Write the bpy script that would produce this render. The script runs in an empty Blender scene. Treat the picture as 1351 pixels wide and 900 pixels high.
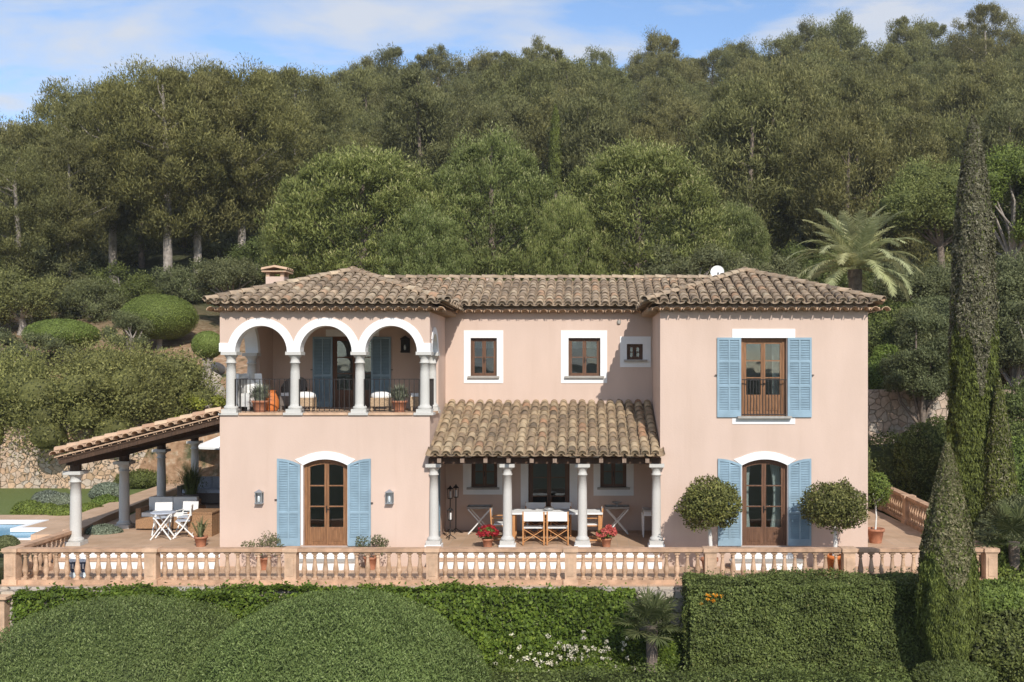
import bpy, math, random
import numpy as np
from mathutils import Vector, Matrix
from mathutils.geometry import tessellate_polygon
random.seed(7); RNG = np.random.default_rng(11)
sc = bpy.context.scene; COL = sc.collection
PI = math.pi; R = math.radians
# ---------------------------------------------------------------- camera numbers (survey of the photograph)
F, CX, HZ, DC, EZ = 1352.0, 767.0, 490.0, 26.0, 4.5
def PX(px, Y=0.0): return (px - CX) * (Y + DC) / F
def PZ(py, Y=0.0): return EZ - (py - HZ) * (Y + DC) / F

# ---------------------------------------------------------------- materials
def nodes(m):
    m.use_nodes = True; nt = m.node_tree; nt.nodes.clear(); return nt
def N(nt, t, **kw):
    n = nt.nodes.new(t)
    for k, v in kw.items():
        if k in n.inputs: n.inputs[k].default_value = v
        else: setattr(n, k, v)
    return n
def ramp(nt, fac, stops, interp='LINEAR'):
    r = nt.nodes.new('ShaderNodeValToRGB'); r.color_ramp.interpolation = interp
    e = r.color_ramp.elements
    while len(e) < len(stops): e.new(0.5)
    for i, (p, c) in enumerate(stops):
        e[i].position = p; e[i].color = (*c, 1) if len(c) == 3 else c
    nt.links.new(fac, r.inputs[0]); return r
def mixc(nt, fac, a, b, mode='MIX'):
    m = nt.nodes.new('ShaderNodeMix'); m.data_type = 'RGBA'; m.blend_type = mode
    for s, v in ((m.inputs['Factor'], fac), (m.inputs[6], a), (m.inputs[7], b)):
        if isinstance(v, (int, float)): s.default_value = v
        elif isinstance(v, tuple): s.default_value = (*v, 1)
        else: nt.links.new(v, s)
    return m.outputs[2]
def finish(nt, col, rough=.8, bump=None, bstr=.3, bdist=.02, spec=.3, metal=0, trans=0):
    p = nt.nodes.new('ShaderNodeBsdfPrincipled')
    if isinstance(col, tuple): p.inputs['Base Color'].default_value = (*col, 1)
    else: nt.links.new(col, p.inputs['Base Color'])
    if isinstance(rough, (int, float)): p.inputs['Roughness'].default_value = rough
    else: nt.links.new(rough, p.inputs['Roughness'])
    p.inputs['Specular IOR Level'].default_value = spec; p.inputs['Metallic'].default_value = metal
    if bump is not None:
        b = N(nt, 'ShaderNodeBump', Strength=bstr, Distance=bdist)
        nt.links.new(bump, b.inputs['Height']); nt.links.new(b.outputs[0], p.inputs['Normal'])
    out = nt.nodes.new('ShaderNodeOutputMaterial'); sh = p.outputs[0]
    if trans:
        t = nt.nodes.new('ShaderNodeBsdfTranslucent')
        if isinstance(col, tuple): t.inputs[0].default_value = (*col, 1)
        else: nt.links.new(col, t.inputs[0])
        mx = nt.nodes.new('ShaderNodeMixShader'); mx.inputs[0].default_value = trans
        nt.links.new(sh, mx.inputs[1]); nt.links.new(t.outputs[0], mx.inputs[2]); sh = mx.outputs[0]
    nt.links.new(sh, out.inputs[0])
def coords(nt, scale=(1, 1, 1), which='Object'):
    tc = nt.nodes.new('ShaderNodeTexCoord'); mp = nt.nodes.new('ShaderNodeMapping')
    mp.inputs['Scale'].default_value = scale
    nt.links.new(tc.outputs[which], mp.inputs[0]); return mp.outputs[0]
def noise(nt, co, scale, detail=4, rough=.55):
    n = N(nt, 'ShaderNodeTexNoise', Scale=scale, Detail=detail, Roughness=rough)
    nt.links.new(co, n.inputs['Vector']); return n.outputs['Fac']
def attr(nt, name='rnd'):
    a = nt.nodes.new('ShaderNodeAttribute'); a.attribute_name = name; return a.outputs['Fac']
def simple(name, c, var=.12, scale=6, rough=.7, bstr=.15, bdist=.01, metal=0, spec=.3):
    m = bpy.data.materials.new(name); nt = nodes(m); co = coords(nt)
    n = noise(nt, co, scale)
    r = ramp(nt, n, [(.3, tuple(v*(1-var) for v in c)), (.7, tuple(min(1, v*(1+var)) for v in c))])
    n2 = noise(nt, co, scale*9, 3)
    finish(nt, r.outputs[0], rough, n2, bstr, bdist, spec, metal); return m
M = {}
def stucco(name, c):
    m = bpy.data.materials.new(name); nt = nodes(m); co = coords(nt)
    n = noise(nt, co, .55, 5); n3 = noise(nt, coords(nt, (1.2, 1.2, .25)), 1.6, 5, .6)
    a = ramp(nt, n, [(.3, tuple(v*.955 for v in c)), (.7, tuple(v*1.03 for v in c))])
    st = ramp(nt, n3, [(.35, (.955, .95, .94)), (.6, (1, 1, 1))])
    cc = mixc(nt, 1.0, a.outputs[0], st.outputs[0], 'MULTIPLY')
    s5 = ramp(nt, noise(nt, coords(nt, (3.2, 3.2, .12)), 1.5, 5, .6), [(.55, (1, 1, 1)), (.75, (.965, .955, .945))])
    cc = mixc(nt, 1.0, cc, s5.outputs[0], 'MULTIPLY')
    # splash dirt just above the pavement
    sep = nt.nodes.new('ShaderNodeSeparateXYZ'); tc = nt.nodes.new('ShaderNodeTexCoord'); nt.links.new(tc.outputs['Object'], sep.inputs[0])
    mr = N(nt, 'ShaderNodeMapRange'); mr.inputs[1].default_value = -.45; mr.inputs[2].default_value = .12; mr.inputs[3].default_value = .55; mr.inputs[4].default_value = 0
    nt.links.new(sep.outputs[2], mr.inputs[0])
    mu = nt.nodes.new('ShaderNodeMath'); mu.operation = 'MULTIPLY'; nt.links.new(mr.outputs[0], mu.inputs[0]); nt.links.new(noise(nt, co, 4, 5), mu.inputs[1])
    cc = mixc(nt, mu.outputs[0], cc, (.33, .25, .19))
    finish(nt, cc, .9, noise(nt, co, 22, 4), .25, .012, .15); return m
M['pink'] = stucco('pink_stucco', (.61, .46, .375))
M['white'] = simple('white_plaster', (.80, .79, .77), .05, 2, .85, .2)
M['terra'] = None
def tiles_mat(name, stops, lich=.55):
    m = bpy.data.materials.new(name); nt = nodes(m); co = coords(nt); r = attr(nt)
    base = ramp(nt, r, stops)
    n = noise(nt, co, 3.5, 6, .65); n2 = noise(nt, co, 17, 4, .6)
    d = ramp(nt, n, [(.42, (0, 0, 0)), (.62, (1, 1, 1))]); mu = nt.nodes.new('ShaderNodeMath'); mu.operation = 'MULTIPLY'; mu.inputs[1].default_value = lich
    nt.links.new(d.outputs[0], mu.inputs[0])
    c = mixc(nt, mu.outputs[0], base.outputs[0], (.105, .088, .066))
    s = ramp(nt, n2, [(.56, (0, 0, 0)), (.66, (1, 1, 1))]); mu2 = nt.nodes.new('ShaderNodeMath'); mu2.operation = 'MULTIPLY'; mu2.inputs[1].default_value = .5
    nt.links.new(s.outputs[0], mu2.inputs[0])
    c = mixc(nt, mu2.outputs[0], c, (.34, .31, .23))
    finish(nt, c, .92, n2, .5, .015, .1); return m
TS = [(0, (.19, .14, .10)), (.3, (.32, .23, .155)), (.5, (.44, .325, .22)), (.7, (.36, .27, .19)), (.85, (.56, .44, .30)), (1, (.46, .28, .17))]
M['tile'] = tiles_mat('weathered_roof_tile', TS, .42)
M['tile_porch'] = tiles_mat('porch_roof_tile', [(0, (.17, .125, .085)), (.3, (.30, .21, .135)), (.55, (.40, .29, .18)), (.8, (.50, .38, .24)), (1, (.42, .24, .14))], .42)
M['tile_new'] = tiles_mat('clean_clay_tile', [(0, (.42, .25, .16)), (1, (.60, .42, .28))], .12)
M['cotto'] = simple('terracotta_stone', (.55, .365, .24), .26, 3.5, .85, .5)
def cast(name, c):
    m = bpy.data.materials.new(name); nt = nodes(m); co = coords(nt); oi = nt.nodes.new('ShaderNodeObjectInfo')
    off = nt.nodes.new('ShaderNodeVectorMath'); off.operation = 'ADD'; nt.links.new(co, off.inputs[0]); nt.links.new(oi.outputs['Location'], off.inputs[1])
    a = ramp(nt, oi.outputs['Random'], [(0, tuple(v*.80 for v in c)), (.5, c), (1, tuple(v*1.15 for v in c))])
    st = ramp(nt, noise(nt, off.outputs[0], 5, 6, .65), [(.42, (1, 1, 1)), (.62, (.66, .62, .56))])
    cc = mixc(nt, 1.0, a.outputs[0], st.outputs[0], 'MULTIPLY'); finish(nt, cc, .88, noise(nt, off.outputs[0], 30), .5, .01, .15); return m
M['cast'] = cast('weathered_cast_baluster', (.56, .375, .25))
M['cotto_dark'] = simple('rail_terracotta', (.46, .29, .185), .3, 3.5, .85, .3)
M['pot'] = simple('terracotta_pot', (.40, .17, .095), .25, 9, .8)
M['pot_orange'] = simple('orange_glazed_clay', (.62, .19, .05), .15, 5, .5)
def paving():
    m = bpy.data.materials.new('terracotta_paving'); nt = nodes(m); co = coords(nt)
    b = N(nt, 'ShaderNodeTexBrick', Scale=3.2); b.offset = .0; b.squash = 1
    b.inputs['Mortar Size'].default_value = .018; b.inputs['Brick Width'].default_value = 1; b.inputs['Row Height'].default_value = 1
    b.inputs['Color1'].default_value = (.50, .335, .22, 1); b.inputs['Color2'].default_value = (.58, .40, .27, 1); b.inputs['Mortar'].default_value = (.42, .33, .25, 1)
    nt.links.new(co, b.inputs['Vector'])
    n = ramp(nt, noise(nt, co, 1.3, 5), [(.35, (.86, .84, .8)), (.65, (1, 1, 1))])
    c = mixc(nt, 1.0, b.outputs[0], n.outputs[0], 'MULTIPLY')
    finish(nt, c, .75, noise(nt, co, 25), .2, .01); return m
M['paving'] = paving()
M['granite'] = simple('pale_granite', (.53, .51, .47), .05, 30, .8, .3)
M['stone_grey'] = simple('grey_sill_stone', (.36, .335, .30), .12, 12, .8)
def wood(name, a, b, rough=.55):
    m = bpy.data.materials.new(name); nt = nodes(m); co = coords(nt, (14, 14, 1.2))
    n = noise(nt, co, 2.2, 6, .6); r = ramp(nt, n, [(.3, a), (.7, b)])
    finish(nt, r.outputs[0], rough, n, .2, .01, .3); return m
M['wood'] = wood('oak_door_wood', (.15, .07, .032), (.31, .155, .072))
M['wood_dark'] = wood('dark_window_wood', (.09, .045, .026), (.185, .092, .05))
M['beam'] = wood('dark_beam_timber', (.045, .026, .016), (.10, .056, .034), .8)
M['rafter'] = wood('pale_rafter_end', (.20, .14, .10), (.33, .24, .18), .8)
M['chair_wood'] = wood('honey_chair_wood', (.42, .19, .07), (.60, .30, .12))
M['blue'] = simple('blue_shutter_paint', (.245, .345, .41), .14, 2.5, .6, .1)
M['iron'] = simple('wrought_iron', (.035, .03, .028), .2, 8, .5, .1, .01, .3)
M['canvas'] = simple('white_canvas', (.78, .77, .74), .04, 5, .9, .2)
M['white_paint'] = simple('white_furniture_paint', (.78, .77, .74), .05, 5, .5, .05)
M['wicker'] = simple('brown_wicker', (.33, .19, .10), .35, 40, .8, .6)
M['wicker_pale'] = simple('pale_wicker', (.42, .30, .19), .35, 40, .8, .6)
M['wicker_grey'] = simple('grey_wicker', (.17, .14, .12), .35, 40, .8, .6)
M['navy'] = simple('blue_enamel', (.035, .065, .14), .1, 5, .4)
M['metal'] = simple('steel', (.5, .5, .5), .1, 5, .35, .02, .01, .8)
M['glassy'] = simple('pale_glass', (.55, .6, .6), .1, 5, .1, .02, .01, 0, .6)
M['soil'] = simple('potting_soil', (.06, .045, .03), .3, 20, .95)
M['stripe'] = simple('blue_white_ticking', (.48, .52, .60), .15, 30, .9)
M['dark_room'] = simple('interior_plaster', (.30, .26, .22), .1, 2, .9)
def glass():
    m = bpy.data.materials.new('window_glass'); nt = nodes(m)
    t = N(nt, 'ShaderNodeBsdfTransparent'); t.inputs[0].default_value = (.72, .76, .75, 1)
    g = N(nt, 'ShaderNodeBsdfGlossy', Roughness=.02); g.inputs[0].default_value = (.9, .95, 1, 1)
    f = N(nt, 'ShaderNodeFresnel', IOR=1.75)
    b = N(nt, 'ShaderNodeBump', Strength=.08, Distance=.05); nt.links.new(noise(nt, coords(nt), 1.1, 2), b.inputs['Height']); nt.links.new(b.outputs[0], g.inputs['Normal'])
    x = N(nt, 'ShaderNodeMixShader'); nt.links.new(f.outputs[0], x.inputs[0]); nt.links.new(t.outputs[0], x.inputs[1]); nt.links.new(g.outputs[0], x.inputs[2])
    o = N(nt, 'ShaderNodeOutputMaterial'); nt.links.new(x.outputs[0], o.inputs[0]); return m
M['glass'] = glass()
def rubble(name, cols, scale=2.6, mortar=(.30, .25, .19)):
    m = bpy.data.materials.new(name); nt = nodes(m); co0 = coords(nt)
    nz = N(nt, 'ShaderNodeTexNoise', Scale=2.0, Detail=3); nt.links.new(co0, nz.inputs['Vector'])
    ad = nt.nodes.new('ShaderNodeVectorMath'); ad.operation = 'MULTIPLY_ADD'; ad.inputs[1].default_value = (.25, .25, .25)
    nt.links.new(nz.outputs['Color'], ad.inputs[0]); nt.links.new(co0, ad.inputs[2]); co = ad.outputs[0]
    v = N(nt, 'ShaderNodeTexVoronoi', Scale=scale); v.feature = 'F1'; nt.links.new(co, v.inputs['Vector'])
    e = N(nt, 'ShaderNodeTexVoronoi', Scale=scale); e.feature = 'DISTANCE_TO_EDGE'; nt.links.new(co, e.inputs['Vector'])
    sp = nt.nodes.new('ShaderNodeSeparateColor'); nt.links.new(v.outputs['Color'], sp.inputs[0])
    c = ramp(nt, sp.outputs[0], [(i/(len(cols)-1), k) for i, k in enumerate(cols)])
    n = ramp(nt, noise(nt, co0, 9, 5), [(.3, (.75, .75, .75)), (.7, (1.1, 1.1, 1.1))])
    cc = mixc(nt, 1.0, c.outputs[0], n.outputs[0], 'MULTIPLY')
    g = ramp(nt, e.outputs[0], [(.0, (0, 0, 0)), (.06, (1, 1, 1))])
    cc = mixc(nt, g.outputs[0], mortar, cc)
    finish(nt, cc, .9, g.outputs[0], .8, .06, .2); return m
M['rubble'] = rubble('rubble_stone', [(.34, .30, .25), (.48, .40, .31), (.40, .37, .33), (.55, .44, .33)])
M['rubble_warm'] = rubble('ochre_rubble_stone', [(.42, .29, .18), (.55, .38, .26), (.50, .42, .34), (.62, .42, .27)], 4.6, (.42, .32, .22))
M['rubble_pink'] = rubble('pinkish_rubble_stone', [(.46, .33, .24), (.55, .42, .32), (.44, .38, .31), (.60, .44, .33)], 3.6, (.36, .28, .2))
def leafmat(name, stops, trans=.22, patch=(.75, 1.2), ps=1.2, rough=.6):
    m = bpy.data.materials.new(name); nt = nodes(m)
    a = ramp(nt, attr(nt), stops)
    oi = nt.nodes.new('ShaderNodeObjectInfo')
    n = ramp(nt, noise(nt, coords(nt), ps, 3), [(.35, (patch[0],)*3), (.65, (patch[1],)*3)])
    c = mixc(nt, 1.0, a.outputs[0], n.outputs[0], 'MULTIPLY')
    rr = ramp(nt, oi.outputs['Random'], [(0, (.84, .88, .82)), (.35, (1.12, 1.05, .88)), (.7, (.92, 1.0, .86)), (1, (1.15, 1.12, .86))])
    c = mixc(nt, .8, c, rr.outputs[0], 'MULTIPLY')
    finish(nt, c, rough, None, spec=.25, trans=trans); return m
M['pine'] = leafmat('pine_needles', [(0, (.085, .085, .038)), (.4, (.186, .182, .074)), (.8, (.30, .282, .118)), (1, (.41, .375, .18))], .4, ps=.35)
M['stonepine'] = leafmat('stone_pine_needles', [(0, (.075, .09, .03)), (.35, (.165, .19, .06)), (.7, (.27, .29, .10)), (1, (.46, .42, .24))], .35, (.85, 1.15), ps=.5)
M['laurel'] = leafmat('laurel_leaves', [(0, (.06, .06, .018)), (.5, (.15, .15, .045)), (.85, (.24, .225, .07)), (1, (.36, .30, .12))], .25, (.8, 1.2), 3.0)
M['box'] = leafmat('clipped_box_leaves', [(0, (.09, .115, .028)), (.5, (.18, .235, .055)), (1, (.28, .33, .10))], .3, (.88, 1.1))
M['carob'] = leafmat('carob_leaves', [(0, (.08, .085, .028)), (.5, (.22, .225, .08)), (.9, (.35, .34, .13)), (1, (.48, .40, .10))], .35, ps=.9)
M['bright'] = leafmat('bright_shrub_leaves', [(0, (.06, .08, .02)), (.5, (.14, .19, .04)), (1, (.25, .30, .07))])
M['lemon'] = leafmat('yellow_green_leaves', [(0, (.08, .09, .02)), (.5, (.24, .26, .04)), (1, (.42, .42, .08))])
M['dull'] = leafmat('dull_olive_leaves', [(0, (.06, .07, .032)), (.5, (.165, .175, .085)), (1, (.31, .32, .18))], .35)
M['mound'] = leafmat('grey_green_clipped_leaves', [(0, (.075, .10, .03)), (.5, (.155, .205, .065)), (.88, (.25, .295, .115)), (1, (.40, .44, .22))], .3, (.85, 1.12), 1.0)
M['hedge'] = leafmat('hedge_leaves', [(0, (.05, .06, .018)), (.5, (.13, .16, .045)), (.9, (.21, .24, .08)), (1, (.31, .27, .12))], .3, (.7, 1.2), 1.6)
M['ivy'] = leafmat('creeper_leaves', [(0, (.045, .065, .010)), (.5, (.10, .15, .022)), (.9, (.18, .235, .036)), (1, (.28, .30, .06))], .3, (.75, 1.2), 1.4)
M['cypress'] = leafmat('cypress_foliage', [(0, (.05, .06, .016)), (.5, (.14, .16, .038)), (1, (.24, .26, .07))], .3, (.6, 1.3), 1.8)
M['cypress_grey'] = leafmat('cypress_cones_and_scale_leaves', [(0, (.075, .068, .035)), (.5, (.19, .17, .105)), (.85, (.32, .28, .19)), (1, (.45, .40, .30))], .25, (.75, 1.2), 2.5)
M['palm'] = leafmat('date_palm_leaflets', [(0, (.28, .29, .14)), (.5, (.46, .46, .26)), (1, (.62, .60, .36))], .4)
M['fan'] = leafmat('fan_palm_blades', [(0, (.05, .065, .025)), (.5, (.12, .14, .06)), (1, (.22, .22, .11))], .2)
M['lavender'] = leafmat('silvery_lavender', [(0, (.09, .10, .07)), (.5, (.20, .22, .17)), (1, (.34, .36, .29))])
M['red'] = leafmat('red_petals', [(0, (.30, .012, .02)), (1, (.60, .04, .06))])
M['coral'] = leafmat('coral_petals', [(0, (.50, .06, .07)), (1, (.75, .24, .22))])
M['petal'] = leafmat('white_petals', [(0, (.55, .52, .45)), (1, (.80, .78, .70))])
M['orange_petal'] = leafmat('orange_petals', [(0, (.70, .28, .02)), (1, (.8, .45, .05))])
M['bark'] = simple('pine_bark', (.21, .165, .13), .35, 6, .95, .8, .05)
M['bark_pale'] = simple('pale_bark', (.36, .31, .26), .3, 5, .95, .8, .05)
M['limewash'] = simple('limewashed_trunk', (.66, .63, .58), .2, 6, .9, .4)
M['rock'] = simple('limestone_boulder', (.44, .38, .31), .2, 2, .95, .7, .1)
def pool_mat():
    m = bpy.data.materials.new('pool_water'); nt = nodes(m); co = coords(nt)
    finish(nt, ramp(nt, noise(nt, co, .8, 2), [(.3, (.09, .29, .45)), (.7, (.14, .37, .52))]).outputs[0], .2, noise(nt, co, 2.2, 3), .12, .05, .12); return m
M['water'] = pool_mat()
def grass_mat():
    m = bpy.data.materials.new('lawn_grass'); nt = nodes(m); co = coords(nt)
    c = mixc(nt, noise(nt, co, 18, 4, .7), (.08, .11, .03), (.20, .23, .08))
    finish(nt, c, .9, noise(nt, co, 60, 3), .6, .03, .1); return m
M['lawn'] = grass_mat()
def ground_mat():
    m = bpy.data.materials.new('hillside_soil'); nt = nodes(m); co = coords(nt)
    n = noise(nt, co, .6, 7, .65); n2 = noise(nt, co, 4, 5)
    soil = ramp(nt, n2, [(.3, (.24, .14, .08)), (.55, (.36, .23, .14)), (.7, (.45, .35, .25))])
    scrub = ramp(nt, n2, [(.3, (.035, .042, .018)), (.7, (.10, .10, .05))])
    sep = nt.nodes.new('ShaderNodeSeparateXYZ'); nt.links.new(coords(nt), sep.inputs[0])
    mr = N(nt, 'ShaderNodeMapRange'); mr.inputs[1].default_value = 24; mr.inputs[2].default_value = 36; nt.links.new(sep.outputs[1], mr.inputs[0])
    mr2 = N(nt, 'ShaderNodeMapRange'); mr2.inputs[1].default_value = 12; mr2.inputs[2].default_value = 8; nt.links.new(sep.outputs[1], mr2.inputs[0])
    k = nt.nodes.new('ShaderNodeMath'); k.operation = 'MAXIMUM'; nt.links.new(mr.outputs[0], k.inputs[0]); nt.links.new(mr2.outputs[0], k.inputs[1])
    nn = ramp(nt, n, [(.52, (0, 0, 0)), (.62, (1, 1, 1))])
    k2 = nt.nodes.new('ShaderNodeMath'); k2.operation = 'MAXIMUM'; nt.links.new(k.outputs[0], k2.inputs[0]); nt.links.new(nn.outputs[0], k2.inputs[1])
    finish(nt, mixc(nt, k2.outputs[0], soil.outputs[0], scrub.outputs[0]), .95, n2, .6, .08, .1); return m
M['ground'] = ground_mat()

# ---------------------------------------------------------------- mesh helpers
def newobj(name, me, mat, parent=None):
    o = bpy.data.objects.new(name, me)
    if me is not None and mat is not None and not me.materials: me.materials.append(M[mat] if isinstance(mat, str) else mat)
    COL.objects.link(o)
    if parent is not None: o.parent = parent
    return o
def tag(o, label=None, cat=None, group=None, kind=None):
    if label: o['label'] = label
    if cat: o['category'] = cat
    if group: o['group'] = group
    if kind: o['kind'] = kind
    return o
def empty(name, loc, label, cat, group=None, rz=0):
    o = bpy.data.objects.new(name, None); COL.objects.link(o); o.location = loc; o.rotation_euler = (0, 0, rz)
    o.empty_display_size = .2
    return tag(o, label, cat, group)
def copy_tree(o, parent=None):
    c = o.copy(); COL.objects.link(c); c.parent = parent
    for ch in list(o.children): copy_tree(ch, c)
    return c
class MB:
    def __init__(s): s.v = []; s.f = []; s.r = []; s.sm = []
    def add(s, vs, fs, rnd=0.5, smooth=False):
        b = len(s.v); s.v += [tuple(v) for v in vs]
        for f in fs: s.f.append([b+i for i in f]); s.r.append(rnd); s.sm.append(smooth)
    def box(s, x0, x1, y0, y1, z0, z1, rnd=.5, M4=None):
        vs = [(x, y, z) for z in (z0, z1) for y in (y0, y1) for x in (x0, x1)]
        if M4 is not None: vs = [M4 @ Vector(v) for v in vs]
        s.add(vs, [(0, 2, 3, 1), (4, 5, 7, 6), (0, 1, 5, 4), (1, 3, 7, 5), (3, 2, 6, 7), (2, 0, 4, 6)], rnd)
    def bar(s, p0, p1, w, h=None, rnd=.5):
        p0, p1 = Vector(p0), Vector(p1); d = p1-p0; L = d.length; h = h or w
        q = d.to_track_quat('Z', 'Y').to_matrix().to_4x4(); q.translation = p0
        s.box(-w/2, w/2, -h/2, h/2, 0, L, rnd, q)
    def tube(s, pts, rad, n=8, rnd=.5, cap=True, smooth=True):
        pts = [Vector(p) for p in pts]; rad = rad if hasattr(rad, '__len__') else [rad]*len(pts)
        vs = []; up = Vector((.0123, .99, .1))
        for i, p in enumerate(pts):
            d = (pts[min(i+1, len(pts)-1)] - pts[max(i-1, 0)]).normalized()
            a = d.cross(up); a = a.normalized() if a.length > 1e-4 else Vector((1, 0, 0)); b = d.cross(a)
            for k in range(n):
                t = 2*PI*k/n; vs.append(p + (a*math.cos(t)+b*math.sin(t))*rad[i])
        fs = [(i*n+k, i*n+(k+1) % n, (i+1)*n+(k+1) % n, (i+1)*n+k) for i in range(len(pts)-1) for k in range(n)]
        s.add(vs, fs, rnd, smooth)
        if cap:
            s.add(vs[:n][::-1], [tuple(range(n))], rnd); s.add(vs[-n:], [tuple(range(n))], rnd)
    def lathe(s, c, prof, n=14, rnd=.5, smooth=True, sx=1, sy=1):
        vs = []; 
        for (r, z) in prof:
            for k in range(n):
                t = 2*PI*k/n; vs.append((c[0]+r*math.cos(t)*sx, c[1]+r*math.sin(t)*sy, c[2]+z))
        m = len(prof)
        fs = [(i*n+k, i*n+(k+1) % n, (i+1)*n+(k+1) % n, (i+1)*n+k) for i in range(m-1) for k in range(n)]
        s.add(vs, fs, rnd, smooth)
        s.add(vs[:n][::-1], [tuple(range(n))], rnd); s.add(vs[-n:], [tuple(range(n))], rnd)
    def plate(s, outer, holes, a0, a1, mp):
        """2D outline with holes, extruded from a0 to a1; mp(u, v, a) -> xyz"""
        loops = [outer] + list(holes)
        flat = [p for l in loops for p in l]
        tris = tessellate_polygon([[Vector((p[0], p[1], 0)) for p in l] for l in loops])
        n = len(flat)
        vs = [mp(p[0], p[1], a0) for p in flat] + [mp(p[0], p[1], a1) for p in flat]
        fs = [tuple(t) for t in tris] + [tuple(i+n for i in reversed(t)) for t in tris]
        s.add(vs, fs)
        b = 0
        for l in loops:
            m = len(l); s.add([mp(p[0], p[1], a) for a in (a0, a1) for p in l], [(i, (i+1) % m, m+(i+1) % m, m+i) for i in range(m)]); b += m
    def mesh(s, name, fix=False):
        me = bpy.data.meshes.new(name); me.from_pydata(s.v, [], s.f)
        me.polygons.foreach_set('use_smooth', s.sm)
        a = me.attributes.new('rnd', 'FLOAT', 'FACE'); a.data.foreach_set('value', s.r)
        if fix:
            import bmesh
            bm = bmesh.new(); bm.from_mesh(me); bmesh.ops.recalc_face_normals(bm, faces=bm.faces); bm.to_mesh(me); bm.free()
        me.update(); return me
    def build(s, name, mat, parent=None, fix=False): return newobj(name, s.mesh(name, fix), mat, parent)
XZ = lambda u, v, a: (u, a, v)
YZ = lambda u, v, a: (a, u, v)
def rect(u0, u1, v0, v1): return [(u0, v0), (u1, v0), (u1, v1), (u0, v1)]
def arc(cx, cz, rx, rz, a0, a1, n=14): return [(cx+rx*math.cos(R(a0+(a1-a0)*i/n)), cz+rz*math.sin(R(a0+(a1-a0)*i/n))) for i in range(n+1)]
def arched(u0, u1, v0, vs, vt, n=12):
    """segmental-arched opening: sides to vs, crown at vt"""
    c = (u0+u1)/2; h = (u1-u0)/2; k = vt-vs; r = (h*h+k*k)/(2*k); zc = vt-r; a = math.degrees(math.asin(h/r))
    return [(u0, v0), (u1, v0)] + arc(c, zc, r, r, 90-a, 90+a, n)

# numpy quad soup (foliage)
def soup(name, V, rnd, smooth=False):
    n = len(V)//4; me = bpy.data.meshes.new(name)
    me.vertices.add(4*n); me.vertices.foreach_set('co', np.ascontiguousarray(V, dtype=np.float32).ravel())
    me.loops.add(4*n); me.loops.foreach_set('vertex_index', np.arange(4*n, dtype=np.int32))
    me.polygons.add(n); me.polygons.foreach_set('loop_start', np.arange(0, 4*n, 4, dtype=np.int32))
    a = me.attributes.new('rnd', 'FLOAT', 'FACE'); a.data.foreach_set('value', np.asarray(rnd, dtype=np.float32))
    me.update(); return me
def unit(a): return a/np.maximum(np.linalg.norm(a, axis=1, keepdims=True), 1e-6)
def leaves(C, Nr, L, W, jit=.6, axis=None, fold=0.0):
    n = len(C); nr = unit(Nr + jit*RNG.normal(size=(n, 3)))
    ax = RNG.normal(size=(n, 3)) if axis is None else axis + .45*RNG.normal(size=(n, 3))
    t = unit(ax - (ax*nr).sum(1, keepdims=True)*nr); b = np.cross(nr, t)
    L = (L*RNG.uniform(.65, 1.3, n))[:, None]; W = (W*RNG.uniform(.7, 1.25, n))[:, None]
    V = np.empty((n, 4, 3)); V[:, 0] = C - t*L*.5; V[:, 1] = C - b*W*.5 + t*L*.08; V[:, 2] = C + t*L*.5; V[:, 3] = C + b*W*.5 + t*L*.08
    return V.reshape(-1, 3)
def rdirs(n, zmin=-1.0):
    z = RNG.uniform(zmin, 1, n); p = RNG.uniform(0, 2*PI, n); r = np.sqrt(1-z*z)
    return np.stack([r*np.cos(p), r*np.sin(p), z], 1)
_cs = []
def cubesphere(k=3):
    out = []; g = np.linspace(-1, 1, k+1)
    for ax in range(3):
        for sg in (-1, 1):
            for i in range(k):
                for j in range(k):
                    q = []
                    for (a, b) in ((g[i], g[j]), (g[i+1], g[j]), (g[i+1], g[j+1]), (g[i], g[j+1])):
                        v = [0, 0, 0]; v[ax] = sg; v[(ax+1) % 3] = a*sg; v[(ax+2) % 3] = b; q.append(v)
                    out += q
    return unit(np.array(out, dtype=float))
CS3 = cubesphere(3); CS8 = cubesphere(8)
def vnoise(P, s, seed=0):
    """cheap smooth pseudo noise in [-1,1]"""
    P = np.asarray(P)*s; o = 0
    r = np.random.default_rng(100+seed)
    for k in range(5):
        d = r.normal(size=3); d /= np.linalg.norm(d); o = o + np.sin(P@d*(1+.7*k) + r.uniform(0, 6))
    return o/5
def clumps(cs, rad, n_per, L, W, sq=.8, jit=.6, zmin=-.5, up=.6, tipw=.25, core=.72, rlo=.72, rhi=1.1):
    Vs, Rs = [], []
    for c, r in zip(cs, rad):
        n = int(n_per*RNG.uniform(.8, 1.2)); u = rdirs(n, zmin)
        rr = r*RNG.uniform(rlo, rhi, n)[:, None]*(1+.22*vnoise(u, 3.1, int(abs(c[0]*7)) % 9)[:, None])
        P = c + u*rr*np.array([1, 1, sq])
        ax = u + np.array([0, 0, up])
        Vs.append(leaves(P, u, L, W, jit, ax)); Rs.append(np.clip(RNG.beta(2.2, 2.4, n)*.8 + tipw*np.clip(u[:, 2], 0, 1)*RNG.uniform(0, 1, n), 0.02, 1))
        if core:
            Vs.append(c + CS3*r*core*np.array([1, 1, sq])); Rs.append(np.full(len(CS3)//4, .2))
    return np.concatenate(Vs), np.concatenate(Rs)

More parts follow.
